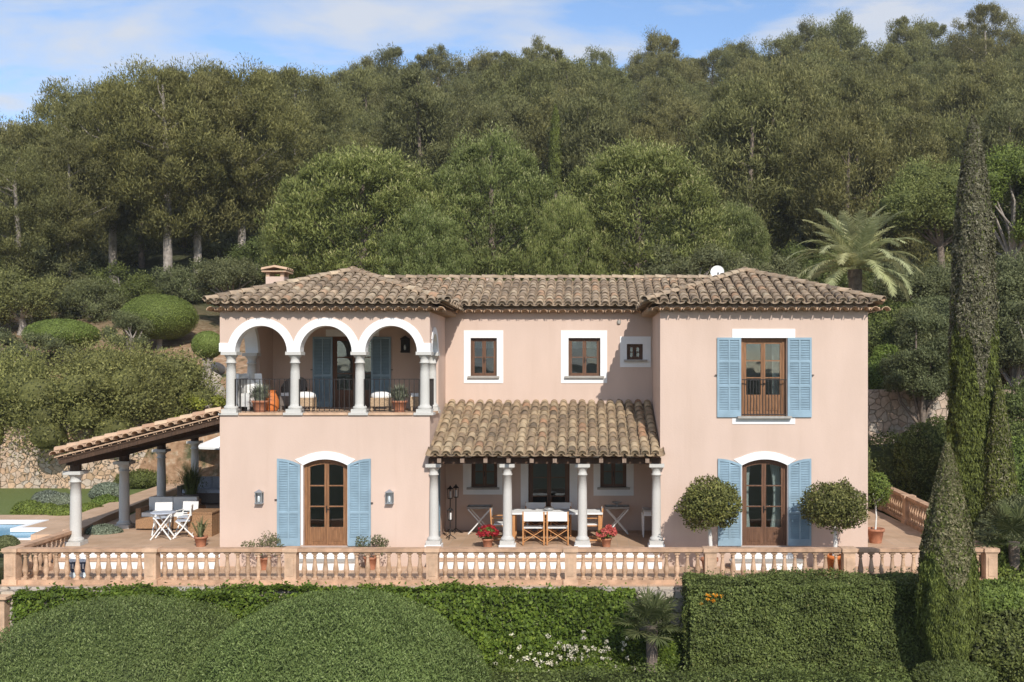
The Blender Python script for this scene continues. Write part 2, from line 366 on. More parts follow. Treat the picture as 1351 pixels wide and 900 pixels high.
# ---------------------------------------------------------------- terrain
def crest(x): return np.interp(x, [-110, -88, -70, -40, 0, 35, 70, 110], [12, 19.5, 31, 38, 41.5, 44, 45.5, 47])
def terr(x, y):
    x = np.asarray(x, float); y = np.asarray(y, float)
    k = np.interp(y, [34, 70, 132, 160, 230, 420, 900], [0, .36, 1, .97, .6, .2, 0])
    back = 8.0*np.clip(1-(y-300)/600, 0, 1) + k*(crest(x)-8.0)
    near = np.interp(y, [-500, -300, -180, -70, -30, -12, -2.5, -2.35, 13.9, 14.3, 20, 28, 34], [6, 0, -8, -22, -9, -4.4, -2.55, -.62, -.1, 2.3, 3.6, 6.2, 8.0])
    near = np.where((y > -2.4) & (y < 14.1), np.where((x > -13.62) & (x < 9.72) & (y < 9), -.62, -.12), near)
    near = np.where((x > 9.75) & (y > -2.4) & (y < 10), np.interp(x, [9.75, 10.4, 40], [-1.6, -1.9, -1.9]), near)
    z = np.where(y < 34, near, back)
    nz = (np.sin(x*.21+1.3)*np.cos(y*.17) + .6*np.sin(x*.5+y*.43))*np.where(y > 15, 1, np.where(y < -8, .5, 0))*np.clip(np.abs(y)/60, .15, 1)
    return z + nz*.8
def tz(x, y): return float(terr(x, y))
xs = np.unique(np.concatenate([np.linspace(-420, -110, 12), np.linspace(-110, 90, 75), np.linspace(90, 420, 12), [-13.68, -13.6, 9.7, 9.8, 10.4]]))
ys = np.unique(np.concatenate([np.linspace(-500, -80, 16), np.linspace(-80, -10, 12), np.linspace(-10, 36, 30), np.linspace(36, 180, 45), np.linspace(180, 900, 16), [-2.5, -2.35, 9, 9.1, 10.0, 10.1, 14.0, 14.3]]))
gx, gy = np.meshgrid(xs, ys); gz = terr(gx, gy); nx, ny = len(xs), len(ys)
me = bpy.data.meshes.new('ground')
me.from_pydata(np.stack([gx.ravel(), gy.ravel(), gz.ravel()], 1).tolist(), [], [(j*nx+i, j*nx+i+1, (j+1)*nx+i+1, (j+1)*nx+i) for j in range(ny-1) for i in range(nx-1)])
tag(newobj('ground', me, 'ground'), kind='structure')

# ================================================================ THE VILLA
villa = empty('villa', (0, 0, 0), 'two storey pink stucco villa with blue shutters, an arched loggia and clay tile roofs', 'villa')
def part(mb, name, mat, parent=villa, label=None, fix=True):
    o = mb.build(name, mat, parent, fix)
    if label: o['label'] = label
    return o
LX0, LX1 = PX(290), PX(567); RX0, RX1 = PX(871), PX(1145)
ZT = 6.22; ZF = 3.44; ZS = 5.0; RA = .67; RO = .86
AC = [PX(344.5), PX(430), PX(516)]; YM = 3.0
w = MB()
# --- left wing front, lower with the arched door
dl = (PX(400), PX(458.5)); dr = (PX(979), PX(1039)); dtop, dspr = PZ(606), PZ(614)
w.plate(rect(LX0, LX1, -.6, ZF-.02), [arched(dl[0], dl[1], .06, dspr, dtop)], 0, .32, XZ)
out = [(LX0, ZS)]
for c in AC: out += arc(c, ZS, RA, RA, 180, 0, 18)
out += [(LX1, ZS), (LX1, ZT), (LX0, ZT)]
w.plate(out, [], 0, .32, XZ)
# --- left wing right flank
w.plate([(.322, -.6), (YM, -.6), (YM, ZT), (.322, ZT), (.322, ZS)] + arc(.86, ZS, .5, .5, 180, 0, 14) + [(1.56, ZS), (1.56, ZF-.02), (.322, ZF-.02)], [], LX1, LX1-.32, YZ)
# --- left wing left flank
w.plate([(.322, -.6), (8.2, -.6), (8.2, ZT), (.322, ZT), (.322, ZS)] + arc(1.25, ZS, .8, .8, 180, 0, 14) + [(2.2, ZS), (2.2, ZF-.02), (.322, ZF-.02)], [], LX0, LX0+.32, YZ)
# --- loggia back wall + door hole
bd = (PX(438, 3.4), PX(497, 3.4)); bdt = PZ(444, 3.4)
w.plate(rect(LX0+.322, LX1-.322, ZF, ZT-.002), [rect(bd[0], bd[1], ZF+.02, bdt)], 3.4, 3.6, XZ)
# --- middle wall
def pr(x0, x1, y0, y1, Y): return (PX(x0, Y), PX(x1, Y), PZ(y1, Y), PZ(y0, Y))
W1 = pr(621, 655.5, 446, 496, YM); W2 = pr(750, 792, 446, 496, YM); W3 = pr(827, 848, 454, 474.5, YM)
W4 = pr(622, 656, 602, 643, YM); W5 = pr(792, 826.5, 602, 643, YM); D5 = (PX(697, YM), PX(751.5, YM), .02, PZ(600, YM))
w.plate(rect(LX1+.001, RX0-.001, -.6, ZT+.1), [rect(*r) for r in (W1, W2, W3, W4, W5, D5)], YM, YM+.32, XZ)
# --- right wing
UW = (PX(978), PX(1038), PZ(549), PZ(446))
w.plate(rect(RX0, RX1, -.6, ZT), [arched(dr[0], dr[1], .06, dspr, dtop), rect(*UW)], 0, .32, XZ)
w.plate(rect(.322, YM, -.6, ZT), [], RX0, RX0+.32, YZ)
w.plate(rect(.322, 8.2, -.6, ZT), [], RX1, RX1-.32, YZ)
w.box(LX0+.322, RX1-.322, 8.0, 8.2, -.6, ZT)
part(w, 'wall', 'pink')
w = MB()
w.box(LX0+.33, LX1-.33, .33, 3.39, ZT-.12, ZT-.03); w.box(LX1-.3, RX1-.33, YM+.33, 7.9, ZT-.1, ZT-.01); w.box(RX0+.33, RX1-.33, .33, YM+.3, ZT-.1, ZT-.01); w.box(LX0+.33, LX1-.34, 3.61, 7.9, ZT-.1, ZT-.01)
part(w, 'ceiling', 'white')
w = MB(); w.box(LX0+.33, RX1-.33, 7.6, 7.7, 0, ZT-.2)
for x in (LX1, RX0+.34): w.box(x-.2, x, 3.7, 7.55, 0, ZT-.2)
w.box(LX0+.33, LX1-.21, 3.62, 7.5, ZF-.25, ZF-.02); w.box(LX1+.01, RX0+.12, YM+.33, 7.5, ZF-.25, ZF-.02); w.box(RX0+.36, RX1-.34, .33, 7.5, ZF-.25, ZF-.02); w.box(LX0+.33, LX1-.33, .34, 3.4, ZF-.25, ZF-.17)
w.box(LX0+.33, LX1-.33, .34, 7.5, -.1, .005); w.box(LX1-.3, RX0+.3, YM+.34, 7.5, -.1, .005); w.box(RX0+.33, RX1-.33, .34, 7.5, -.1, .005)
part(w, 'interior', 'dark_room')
# --- loggia floor, sills
w = MB(); w.box(LX0+.01, LX1-.01, .02, 3.39, ZF-.16, ZF)
w.box(LX0+.1, LX1-.1, -.02, .02, ZF-.045, ZF-.002); part(w, 'loggia_floor', 'paving')
colx = [PX(302), PX(387), PX(473), PX(559)]
w = MB()
for a, b in zip(colx[:-1], colx[1:]): w.box(a+.27, b-.27, -.05, .3, ZF-.05, ZF+.012)
w.box(LX1-.28, LX1+.05, .45, 1.2, ZF-.05, ZF+.012)
part(w, 'tile_sill', 'cotto')
# --- white archivolts
w = MB(); o = [(LX0-.015, ZS)]
for c in AC: o += arc(c, ZS, RA-.012, RA-.012, 180, 0, 20)
o += [(LX1+.015, ZS), (LX1+.015, ZS+.22), (LX1-.14, ZS+.22)]
d = (AC[1]-AC[0])/2; ang = math.degrees(math.acos(d/RO)); e0 = math.degrees(math.asin(.22/RO))
o += arc(AC[2], ZS, RO, RO, e0, 180-ang, 18) + arc(AC[1], ZS, RO, RO, ang, 180-ang, 16)[1:] + arc(AC[0], ZS, RO, RO, ang, 180-e0, 18)[1:] + [(LX0-.015, ZS+.22)]
w.plate(o, [], -.018, .335, XZ)
for (X, sg, yc, r, ro, ye) in ((LX1, 1, .86, .5, .66, 1.56), (LX0, -1, 1.25, .8, .96, 2.2)):
    o = [(.338, ZS)] + arc(yc, ZS, r-.012, r-.012, 180, 0, 16) + [(ye+.02, ZS), (ye+.02, ZS+.12)] + arc(yc, ZS, ro, ro, 10, 150, 16) + [(.336, ZS+.3)]
    w.plate(o, [], X+sg*.018, X-sg*.335, YZ)
part(w, 'arch_trim', 'white')
# --- columns
def column(x, y, z0, z1, rs, name='column', plinth=None, mat='granite', parent=villa):
    h = z1-z0; c = MB(); pz = .1
    c.box(x-rs*1.62, x+rs*1.62, y-rs*1.62, y+rs*1.62, z0, z0+pz)
    zb = z0+pz
    prof = [(rs*1.42, 0), (rs*1.5, .012), (rs*1.52, .035), (rs*1.48, .062), (rs*1.36, .072), (rs*1.25, .074), (rs*1.22, .09), (rs*1.12, .10), (rs*1.05, .13), (rs*1.06, .3*h), (rs*1.0, .6*h), (rs*.92, h-pz-.30), (rs*1.12, h-pz-.295), (rs*1.14, h-pz-.265), (rs*.94, h-pz-.26), (rs*.95, h-pz-.17), (rs*1.25, h-pz-.13), (rs*1.46, h-pz-.085)]
    c.lathe((x, y, zb), prof, 18)
    c.box(x-rs*1.68, x+rs*1.68, y-rs*1.68, y+rs*1.68, z1-.085, z1)
    o = part(c, name, mat, parent)
    if plinth:
        p = MB(); p.box(x-rs*1.85, x+rs*1.85, y-rs*1.85, y+rs*1.85, z0-plinth, z0-.001); part(p, 'plinth', 'white', o)
    return o
for x in colx: column(x, .17, ZF+.0, ZS, .118, 'loggia_column')
column(LX1-.15, 1.43, ZF, ZS, .112, 'loggia_column'); column(LX0+.15, 2.05, ZF, ZS, .118, 'loggia_column')
w = MB()
for x in colx: w.box(x-.25, x+.25, -.06, .36, ZF-.05, ZF+.012)
w.box(LX1-.34, LX1+.06, 1.22, 1.62, ZF-.05, ZF+.012); part(w, 'column_footing', 'granite')
# --- iron railing of the loggia
def railing(segs, parent=villa, z0=ZF+.05, z1=ZF+.86, name='balcony_railing', sp=.125):
    for (p, q) in segs:
        c = MB(); p, q = Vector(p), Vector(q); L = (q-p).length; n = max(2, round(L/sp))
        for z in (z0, z1): c.bar((p.x, p.y, z), (q.x, q.y, z), .03, .016)
        for i in range(n+1):
            a = p.lerp(q, i/n); c.bar((a.x, a.y, z0-.04 if i in (0, n) else z0), (a.x, a.y, z1), .016 if i % n else .028)
        part(c, name, 'iron', parent)
railing([((a+.13, .1, 0), (b-.13, .1, 0)) for a, b in zip(colx[:-1], colx[1:])] + [((LX1-.1, .32, 0), (LX1-.1, 1.3, 0)), ((LX0+.1, .32, 0), (LX0+.1, 1.9, 0))])

# --- windows & doors
def leaf_frame(x0, x1, z0, z1, ncol, rows, topz=None, fw=.05):
    """returns pane rects for one leaf"""
def glazed(name, r, Y, rows, mat='wood_dark', arch=None, panel=0, rec=.12, fr=.07, st=.055, bar=.03, parent=villa, label=None, leafs=2, handle=True):
    x0, x1, z0, z1 = r; c = MB(); e = .003
    outer = arched(x0+e, x1-e, z0, arch, z1-e) if arch else rect(x0+e, x1-e, z0, z1-e)
    inner = arched(x0+fr, x1-fr, z0+.03, arch-.02, z1-fr) if arch else rect(x0+fr, x1-fr, z0+fr*.7, z1-fr)
    c.plate(outer, [inner], Y+rec-.02, Y+rec+.07, XZ)
    f = part(c, name, mat, parent, label)
    lw = (x1-x0-2*fr)/leafs; zb = z0+(.03 if arch else fr*.7)
    sa = (arch-.02) if arch else z1-fr
    def topat(x):
        if not arch: return z1-fr
        h = (x1-x0)/2-fr; k = (z1-fr)-(arch-.02); rr = (h*h+k*k)/(2*k); xc = (x0+x1)/2
        return (z1-fr)-rr+math.sqrt(max(rr*rr-(x-xc)**2, 0))
    for i in range(leafs):
        a = x0+fr+i*lw+.003; b = a+lw-.006; L = MB()
        n = 6; top = [(b-(b-a)*k/n, topat(b-(b-a)*k/n)-.003) for k in range(n+1)]
        outl = [(a, zb), (b, zb)] + top
        holes = []; pz0 = zb+st+(panel or 0); ph = (sa-st-pz0 if not arch else topat((a+b)/2)-st-pz0)/rows
        for k in range(rows):
            lo = pz0+k*ph+(bar/2 if k else 0); hi = pz0+(k+1)*ph-(bar/2 if k < rows-1 else 0)
            if arch and k == rows-1:
                t = [(b-st-(b-a-2*st)*q/n, topat(b-st-(b-a-2*st)*q/n)-st) for q in range(n+1)]
                holes.append([(a+st, lo), (b-st, lo)] + t)
            else: holes.append(rect(a+st, b-st, lo, hi))
        L.plate(outl, holes, Y+rec, Y+rec+.045, XZ)
        lf = part(L, 'door_leaf' if panel else 'sash', mat, f)
        if panel:
            P = MB(); P.box(a+st+.03, b-st-.03, Y+rec-.012, Y+rec, zb+st+.02, pz0-st*.6); P.box(a+st+.07, b-st-.07, Y+rec-.02, Y+rec-.012, zb+st+.06, pz0-st*.6-.04)
            part(P, 'panel', mat, f)
        G = MB(); G.plate([(a+st*.6, pz0-.02), (b-st*.6, pz0-.02)] + [(b-st*.6-(b-a-1.2*st)*q/n, topat(b-st*.6-(b-a-1.2*st)*q/n)-st*.6) for q in range(n+1)], [], Y+rec+.02, Y+rec+.028, XZ)
        part(G, 'pane', 'glass', f)
    if handle:
        H = MB(); xm = (x0+x1)/2; zh = z0+(z1-z0)*.42
        H.box(xm-.012, xm+.012, Y+rec-.03, Y+rec, zh-.08, zh+.08); H.bar((xm, Y+rec-.03, zh), (xm+.07, Y+rec-.03, zh), .014); part(H, 'handle', 'iron', f)
    return f
def surround(f, r, m, Y, holes, t=.016, arch=None):
    c = MB(); c.plate(r if isinstance(r, list) else rect(*r), holes, Y-t, Y+.1, XZ); part(c, 'surround', 'white', f)
def sill(f, x0, x1, z, Y, mat='stone_grey', h=.055, d=.1): 
    c = MB(); c.box(x0, x1, Y-d, Y+.12, z-h, z); part(c, 'sill', mat, f)
g_ = .004
def inset(r): return rect(r[0]-g_, r[1]+g_, r[2]-g_, r[3]+g_)
for r, s, sl in ((W1, pr(612, 664, 436, 505.5, YM), (617.5, 659)), (W2, pr(740, 801, 436, 505.5, YM), (745, 797)), (W3, pr(818, 858.5, 444, 484.5, YM), (823, 854))):
    f = glazed('window', r, YM, 2, 'wood_dark', rec=.1, fr=.045, st=.05)
    surround(f, s, 0, YM, [rect(r[0]+.0, r[1]-.0, r[2], r[3])]); sill(f, PX(sl[0], YM), PX(sl[1], YM), r[2], YM)
for r, s, sl in ((W4, pr(611, 663, 598, 652.5, YM), (616, 659)), (W5, pr(783, 836, 598, 654, YM), (788, 831))):
    f = glazed('window', r, YM, 2, 'wood_dark', rec=.1, fr=.045, st=.05)
    surround(f, s, 0, YM, [rect(*r)]); sill(f, PX(sl[0], YM), PX(sl[1], YM), r[2], YM)
f = glazed('french_door', (D5[0], D5[1], 0.02, D5[3]), YM, 3, 'wood_dark', panel=.3, rec=.1)
s_ = rect(PX(687, YM), PX(762, YM), .01, PZ(596, YM)); surround(f, s_, 0, YM, [rect(D5[0], D5[1], .02, D5[3])])
# upper right window with juliet rail
f = glazed('french_window', UW, 0, 3, 'wood', panel=.42, rec=.14, fr=.09, label='tall reddish wood window with a panelled foot')
c = MB(); c.box(PX(966), PX(1049), -.016, -.001, PZ(446)+.002, PZ(434)); part(c, 'lintel', 'white', f); c = MB(); c.box(PX(966), PX(1049), -.016, -.001, PZ(559.5), UW[2]-.06); part(c, 'sill_panel', 'white', f)
sill(f, PX(972.5), PX(1043.5), UW[2], 0, d=.14)
c = MB()
zr0, zr1 = UW[2]+.04, PZ(501)
for z in (zr0, zr1): c.box(UW[0]+.01, UW[1]-.01, -.03, -.012, z-.012, z+.012)
n = 15
for i in range(1, n): x = UW[0]+(UW[1]-UW[0])*i/n; c.box(x-.007, x+.007, -.028, -.014, zr0, zr1)
part(c, 'window_railing', 'iron', villa)
# arched doors
for (d_, steps) in ((dl, (372, 470)), (dr, (969, 1057))):
    f = glazed('french_door', (d_[0], d_[1], .06, dtop), 0, 3, 'wood' if d_ is dl else 'wood_dark', arch=dspr, panel=.38, rec=.14, fr=.08, label='honey oak arched french door' if d_ is dl else 'dark brown arched french door with pale curtains')
    xm = (d_[0]+d_[1])/2; hw = (d_[1]-d_[0])/2
    h, k = hw, dtop-dspr; r0 = (h*h+k*k)/(2*k); zc = dtop-r0; a0 = math.degrees(math.asin(min(1, h/r0)))
    r1 = r0+.2
    o = arc(xm, zc, r0-.0, r0-.0, 90+a0, 90-a0, 16) + [(PX(489 if d_ is dl else 1070)-.38, PZ(606))] + arc(xm, zc, r1, r1, 90-a0*.98, 90+a0*.98, 18)[1:-1] + [(2*xm-(PX(489 if d_ is dl else 1070)-.38), PZ(606))]
    c = MB(); c.plate(o, [], -.02, .08, XZ); part(c, 'arch_trim', 'white', f)
    c = MB(); c.box(d_[0]-.05, d_[0]-.002, -.015, -.001, .1, dspr); c.box(d_[1]+.002, d_[1]+.05, -.015, -.001, .1, dspr); part(c, 'jamb', 'white', f)
    sx0, sx1 = (PX(394), PX(465)) if d_ is dl else (PX(973), PX(1040))
    c = MB(); c.box(sx0, sx1, -.22, .2, .0, .055); part(c, 'threshold', 'stone_grey', f)
    a, b = PX(392), PX(467)
    if d_ is dr: a, b = PX(970), PX(1046)
    c = MB(); c.box(a-.05, b+.05, -.2, -.003, -.24, -.002); c.box(a-.15, b+.15, -.5, -.203, -.47, -.26); part(c, 'step_riser', 'white', f)
    c = MB(); c.box(a-.18, b+.18, -.53, -.2, -.259, -.215); part(c, 'step_tread', 'stone_grey', f)
f = glazed('french_door', (bd[0], bd[1], ZF+.02, bdt), 3.4, 3, 'wood_dark', panel=.4, rec=.06)
c = MB(); c.box(PX(430, 3.4), PX(500, 3.4), 3.385, 3.399, bdt+.003, bdt+.2); part(c, 'surround', 'white', f)

# shutters
def shutter(x0, x1, z0, zt0, zt1, Y, cross, parent=villa, flank=None):
    """zt0: top at x0, zt1: top at x1; Y front face plane position just proud of the wall"""
    c = MB(); mp = XZ if flank is None else YZ; st = .052; mid = (x0+x1)/2; y0, y1 = Y-.045, Y-.008
    if flank is not None: y0, y1 = flank+.008, flank+.045
    top = lambda x: zt0+(zt1-zt0)*(x-x0)/(x1-x0) + .25*abs(zt1-zt0)*math.sin(PI*(x-x0)/(x1-x0))
    n = 6; outl = [(x0, z0), (x1, z0)] + [(x1-(x1-x0)*k/n, top(x1-(x1-x0)*k/n)) for k in range(n+1)]
    holes = []; zs = [z0+.17] + [z0+(min(zt0, zt1)-z0)*q for q in cross] + [None]
    cols = [(x0+st, mid-.018), (mid+.018, x1-st)]
    for k in range(len(zs)-1):
        for (a, b) in cols:
            lo = zs[k]+(.028 if k else 0)
            if zs[k+1] is None: holes.append([(a, lo), (b, lo), (b, top(b)-.06), (a, top(a)-.06)])
            else: holes.append(rect(a, b, lo, zs[k+1]-.028))
    c.plate(outl, holes, y0, y1, mp)
    for hl in holes:
        a, b = hl[0][0], hl[1][0]; lo = hl[0][1]; hi = min(hl[2][1], hl[3][1])+.012; k = int((hi-lo)/.042)
        for i in range(k+1):
            z = lo+.018+i*(hi-lo-.02)/max(k, 1)
            q = [(a, y0+.006, z-.018), (b, y0+.006, z-.018), (b, y1-.004, z+.014), (a, y1-.004, z+.014), (a, y0+.006, z-.012), (b, y0+.006, z-.012), (b, y1-.004, z+.02), (a, y1-.004, z+.02)]
            if flank is not None: q = [(y1+y0-p[1], p[0], p[2]) for p in q]
            c.add(q, [(0, 1, 2, 3), (4, 7, 6, 5), (0, 4, 5, 1), (2, 6, 7, 3)])
        # shadow board behind the louvres
    bz = [(p[0]*1.0, p[1]) for p in outl]
    c.plate([(x0+.02, z0+.02), (x1-.02, z0+.02), (x1-.02, top(x1)-.04), (x0+.02, top(x0)-.04)], [], (y1+.0005) if flank is None else (y0-.0005), (y1+.004) if flank is None else y0-.004, mp)
    o = part(c, 'shutter', 'blue', parent)
    if flank is None:
        h = MB(); xo = x0 if zt0 >= zt1 else x1; zz = z0+(zt0-z0)*.53; sg = -1 if xo == x0 else 1
        h.box(min(xo, xo+sg*.06), max(xo, xo+sg*.06), Y-.05, Y-.035, zz-.012, zz+.012); part(h, 'shutter_catch', 'iron', o)
    return o
zb = PZ(720)
shutter(PX(366), PX(396.5), zb, PZ(605), PZ(613), 0, (.41,)); shutter(PX(459.5), PX(489.5), zb, PZ(613), PZ(605), 0, (.41,))
shutter(PX(947), PX(978), zb, PZ(605), PZ(613), 0, (.41,)); shutter(PX(1040), PX(1070), zb, PZ(613), PZ(605), 0, (.41,))
shutter(PX(946), PX(977.5), PZ(550.5), PZ(445.5), PZ(445.6), 0, (.39, .70)); shutter(PX(1039), PX(1070.5), PZ(550.5), PZ(445.6), PZ(445.5), 0, (.39, .70))
sb = ZF+.04
shutter(PX(413, 3.4), PX(439, 3.4), sb, PZ(444.6, 3.4), PZ(444.6, 3.4)-.001, 3.4, (.45,)); shutter(PX(490, 3.4), PX(516, 3.4), sb, PZ(444.6, 3.4)-.001, PZ(444.6, 3.4), 3.4, (.45,))
shutter(1.0, 1.62, .05, 2.1, 2.1, 0, (.45,), flank=LX1)
# curtains
def curtain(x0, x1, z0, z1, Y, pinch=0):
    c = MB(); n = 16; vs = []
    for j in range(7):
        z = z0+(z1-z0)*j/6; k = 1-pinch*math.sin(PI*min(1, (1-j/6)*1.1))*.6
        for i in range(n+1): vs.append((x0+(x1-x0)*i/n*k, Y+.03*math.sin(i*2.1), z))
    c.add(vs, [(j*(n+1)+i, j*(n+1)+i+1, (j+1)*(n+1)+i+1, (j+1)*(n+1)+i) for j in range(6) for i in range(n)], smooth=True)
    part(c, 'curtain', 'canvas', fix=False)
curtain(dr[0]+.1, dr[0]+.3, .1, 2.2, .45, .5); curtain(dr[1]-.1, dr[1]-.38, .1, 2.2, .45, .6); curtain(UW[1]-.1, UW[1]-.3, UW[2], UW[3], .5, .2)
for r in (W1, W2): curtain(r[0], r[1], r[3]-.28, r[3], YM+.4)
# wall lamps
def wall_lamp(x, z, Y, s=1.0, mat='metal'):
    c = MB(); c.box(x-.10*s, x+.10*s, Y-.03, Y-.001, z-.16*s, z+.16*s)
    for a in (-.085*s, .07*s): 
        for b in (-.14, -.03): c.box(x+a, x+a+.015, Y+b, Y+b+.015, z-.13*s, z+.13*s)
    c.box(x-.1*s, x+.1*s, Y-.15, Y-.03, z-.15*s, z-.13*s); c.box(x-.1*s, x+.1*s, Y-.15, Y-.03, z+.13*s, z+.15*s)
    c.add([(x-.1*s, Y-.15, z+.15*s), (x+.1*s, Y-.15, z+.15*s), (x+.1*s, Y-.03, z+.15*s), (x-.1*s, Y-.03, z+.15*s), (x, Y-.08, z+.22*s)], [(0, 1, 4), (1, 2, 4), (2, 3, 4), (3, 0, 4)])
    o = part(c, 'wall_lamp', mat); b = MB(); b.lathe((x, Y-.09, z-.1*s), [(.02, 0), (.035, .05), (.03, .12), (.01, .15)], 10); part(b, 'bulb', 'glassy', o)
wall_lamp(PX(343), PZ(656.5), 0); wall_lamp(PX(514.5), PZ(656.5), 0); wall_lamp(PX(535, 3.4), PZ(456, 3.4), 3.4, 1.3, 'iron')

# --- roofs
def half_tile(mb, p, du, ds, dn, L, r0, r1, rnd, inv=False, th=.016, n=7):
    """half round tile: p low-end axis point, du up-slope, ds sideways, dn normal"""
    vs = []; sg = -1 if inv else 1
    for (t, r, lift) in ((0, r0, .018), (L, r1, 0)):
        for rr in (r, r-th):
            for k in range(n+1):
                a = PI*k/n; vs.append(p+du*t+ds*(math.cos(a)*rr)+dn*(sg*math.sin(a)*rr*(.85 if not inv else .6)+lift))
    m = n+1; fs = []
    for k in range(n):
        fs.append((k, k+1, 2*m+k+1, 2*m+k)); fs.append((m+k+1, m+k, 3*m+k, 3*m+k+1))
    mb.add(vs, fs, rnd, True)
    mb.add(vs[:2*m], [(k, m+k, m+k+1, k+1) for k in range(n)], rnd*.4+.5)
PITCH = .345
def roof_face(mb, O, e, uh, W, tmin, tmax, pitch=PITCH, sp=.262, ex=.31, seed=0, base=None):
    """O: eave start, e: eave dir, uh: horizontal up-slope dir; tmin/tmax(s): horizontal limits"""
    rg = random.Random(seed); O, e, uh = Vector(O), Vector(e), Vector(uh)
    k = math.sqrt(1+pitch*pitch); du = (uh+Vector((0, 0, pitch)))/k; dn = e.cross(du)
    if dn.z < 0: dn = -dn
    n = int(W/sp); off = (W-n*sp)/2+sp/2
    for i in range(n+1):
        for kind in (0, 1):
            s = off+i*sp-(sp/2 if kind else 0)
            if s < .02 or s > W-.02: continue
            t0, t1 = tmin(s)*k, tmax(s)*k
            if t1-t0 < .12: continue
            t = t0; first = True; colr = rg.random()*.3
            while t < t1-.08:
                rn = min(1, max(0, rg.gauss(.35+colr, .25))); Lq = min(.40, t1-t+.06); jt = rg.uniform(-.014, .014); js = rg.uniform(-.01, .01)
                p = O+e*(s+js)+du*(t+jt)
                if kind == 0:
                    q = p+dn*(.068+rg.uniform(-.006, .01))
                    half_tile(mb, q, du, e, dn, Lq, .112, .088, rn)
                    if first and tmin(s) == 0:   # mortar plug
                        c = q+du*.05; m = 7; mb.add([c+e*(math.cos(PI*a/m)*.095)+dn*(math.sin(PI*a/m)*.08) for a in range(m+1)]+[c-e*.0-dn*.02], [tuple(range(m+1))], .72)
                else: half_tile(mb, p+dn*.075-du*(.03 if first else 0), du, e, dn, Lq, .108, .1, rn*.7, True)
                t += ex; first = False
def caps(mb, a, b, r=.125, rg=random.Random(5), step=.33):
    a, b = Vector(a), Vector(b); d = b-a; L = d.length; du = d/L; ds = du.cross(Vector((0, 0, 1))).normalized(); dn = ds.cross(du)
    t = 0
    while t < L-.1:
        half_tile(mb, a+du*t+dn*rg.uniform(-.006, .008), du, ds, dn, min(.42, L-t+.02), r, r*.82, min(1, max(0, rg.gauss(.5, .25)))); t += step
def slab(mb, pts, t=.05):
    pts = [Vector(p) for p in pts]; n = len(pts); lo = [p-Vector((0, 0, t)) for p in pts]
    mb.add(pts+lo, [tuple(range(n)), tuple(reversed(range(n, 2*n)))]+[(i, n+i, n+(i+1) % n, (i+1) % n) for i in range(n)], .55)
def wing_roof(x0, x1, seed):
    mb = MB(); y0 = -.42; z = 6.165; yb = 8.55; W = x1-x0; h = W/2; xm = (x0+x1)/2; zr = z+h*PITCH
    roof_face(mb, (x0, y0, z), (1, 0, 0), (0, 1, 0), W, lambda s: 0, lambda s: min(s, W-s), seed=seed)
    roof_face(mb, (x0, y0, z), (0, 1, 0), (1, 0, 0), yb-y0, lambda s: 0, lambda s: min(s, h), seed=seed+1)
    roof_face(mb, (x1, y0, z), (0, 1, 0), (-1, 0, 0), yb-y0, lambda s: 0, lambda s: min(s, h), seed=seed+2)
    A = (xm, y0+h, zr); B = (xm, yb, zr)
    g = .2; zg = z+g*PITCH; slab(mb, [(x0+g, y0+g, zg), (x1-g, y0+g, zg), A], .03); slab(mb, [(x0+g, y0+g, zg), A, B, (x0+g, yb, zg)], .03); slab(mb, [(x1-g, y0+g, zg), (x1-g, yb, zg), B, A], .03)
    up = Vector((0, 0, .1))
    caps(mb, Vector((x0, y0, z))+up, Vector(A)+up); caps(mb, Vector((x1, y0, z))+up, Vector(A)+up); caps(mb, Vector(A)+up*1.0, Vector(B)+up)
    return mb
ZE = 6.165; LR = (PX(267, -.42)+.06, PX(590, -.42)); RR = (PX(850, -.42), PX(1168, -.42)-.04)
part(wing_roof(LR[0], LR[1], 1), 'roof', 'tile', fix=False)
part(wing_roof(RR[0], RR[1], 21), 'roof', 'tile', fix=False)
mb = MB(); my = 2.57; mz = 6.30; x0, x1 = -6.3, 4.5; L = 5.28-my
roof_face(mb, (x0, my, mz), (1, 0, 0), (0, 1, 0), x1-x0, lambda s: max(0, LR[1]-(x0+s)-.1, (x0+s)-RR[0]-.1), lambda s: L, seed=41)
slab(mb, [(LR[1]+.0, my+.2, mz+.07), (RR[0], my+.2, mz+.07), (4.4, 5.28, mz+L*PITCH), (-6.3, 5.28, mz+L*PITCH)]); slab(mb, [(-6.3, 5.28, mz+L*PITCH), (4.4, 5.28, mz+L*PITCH), (4.4, 8.5, mz), (-6.3, 8.5, mz)])
caps(mb, (-6.0, 5.28, mz+L*PITCH+.1), (4.3, 5.28, mz+L*PITCH+.1))
part(mb, 'roof', 'tile', fix=False)
# parapet pieces on the back of the ridge
mb = MB(); mb.box(PX(838, 6), PX(899, 6), 6.0, 6.5, 7.0, PZ(366, 6)); part(mb, 'roof_hatch', 'cotto')
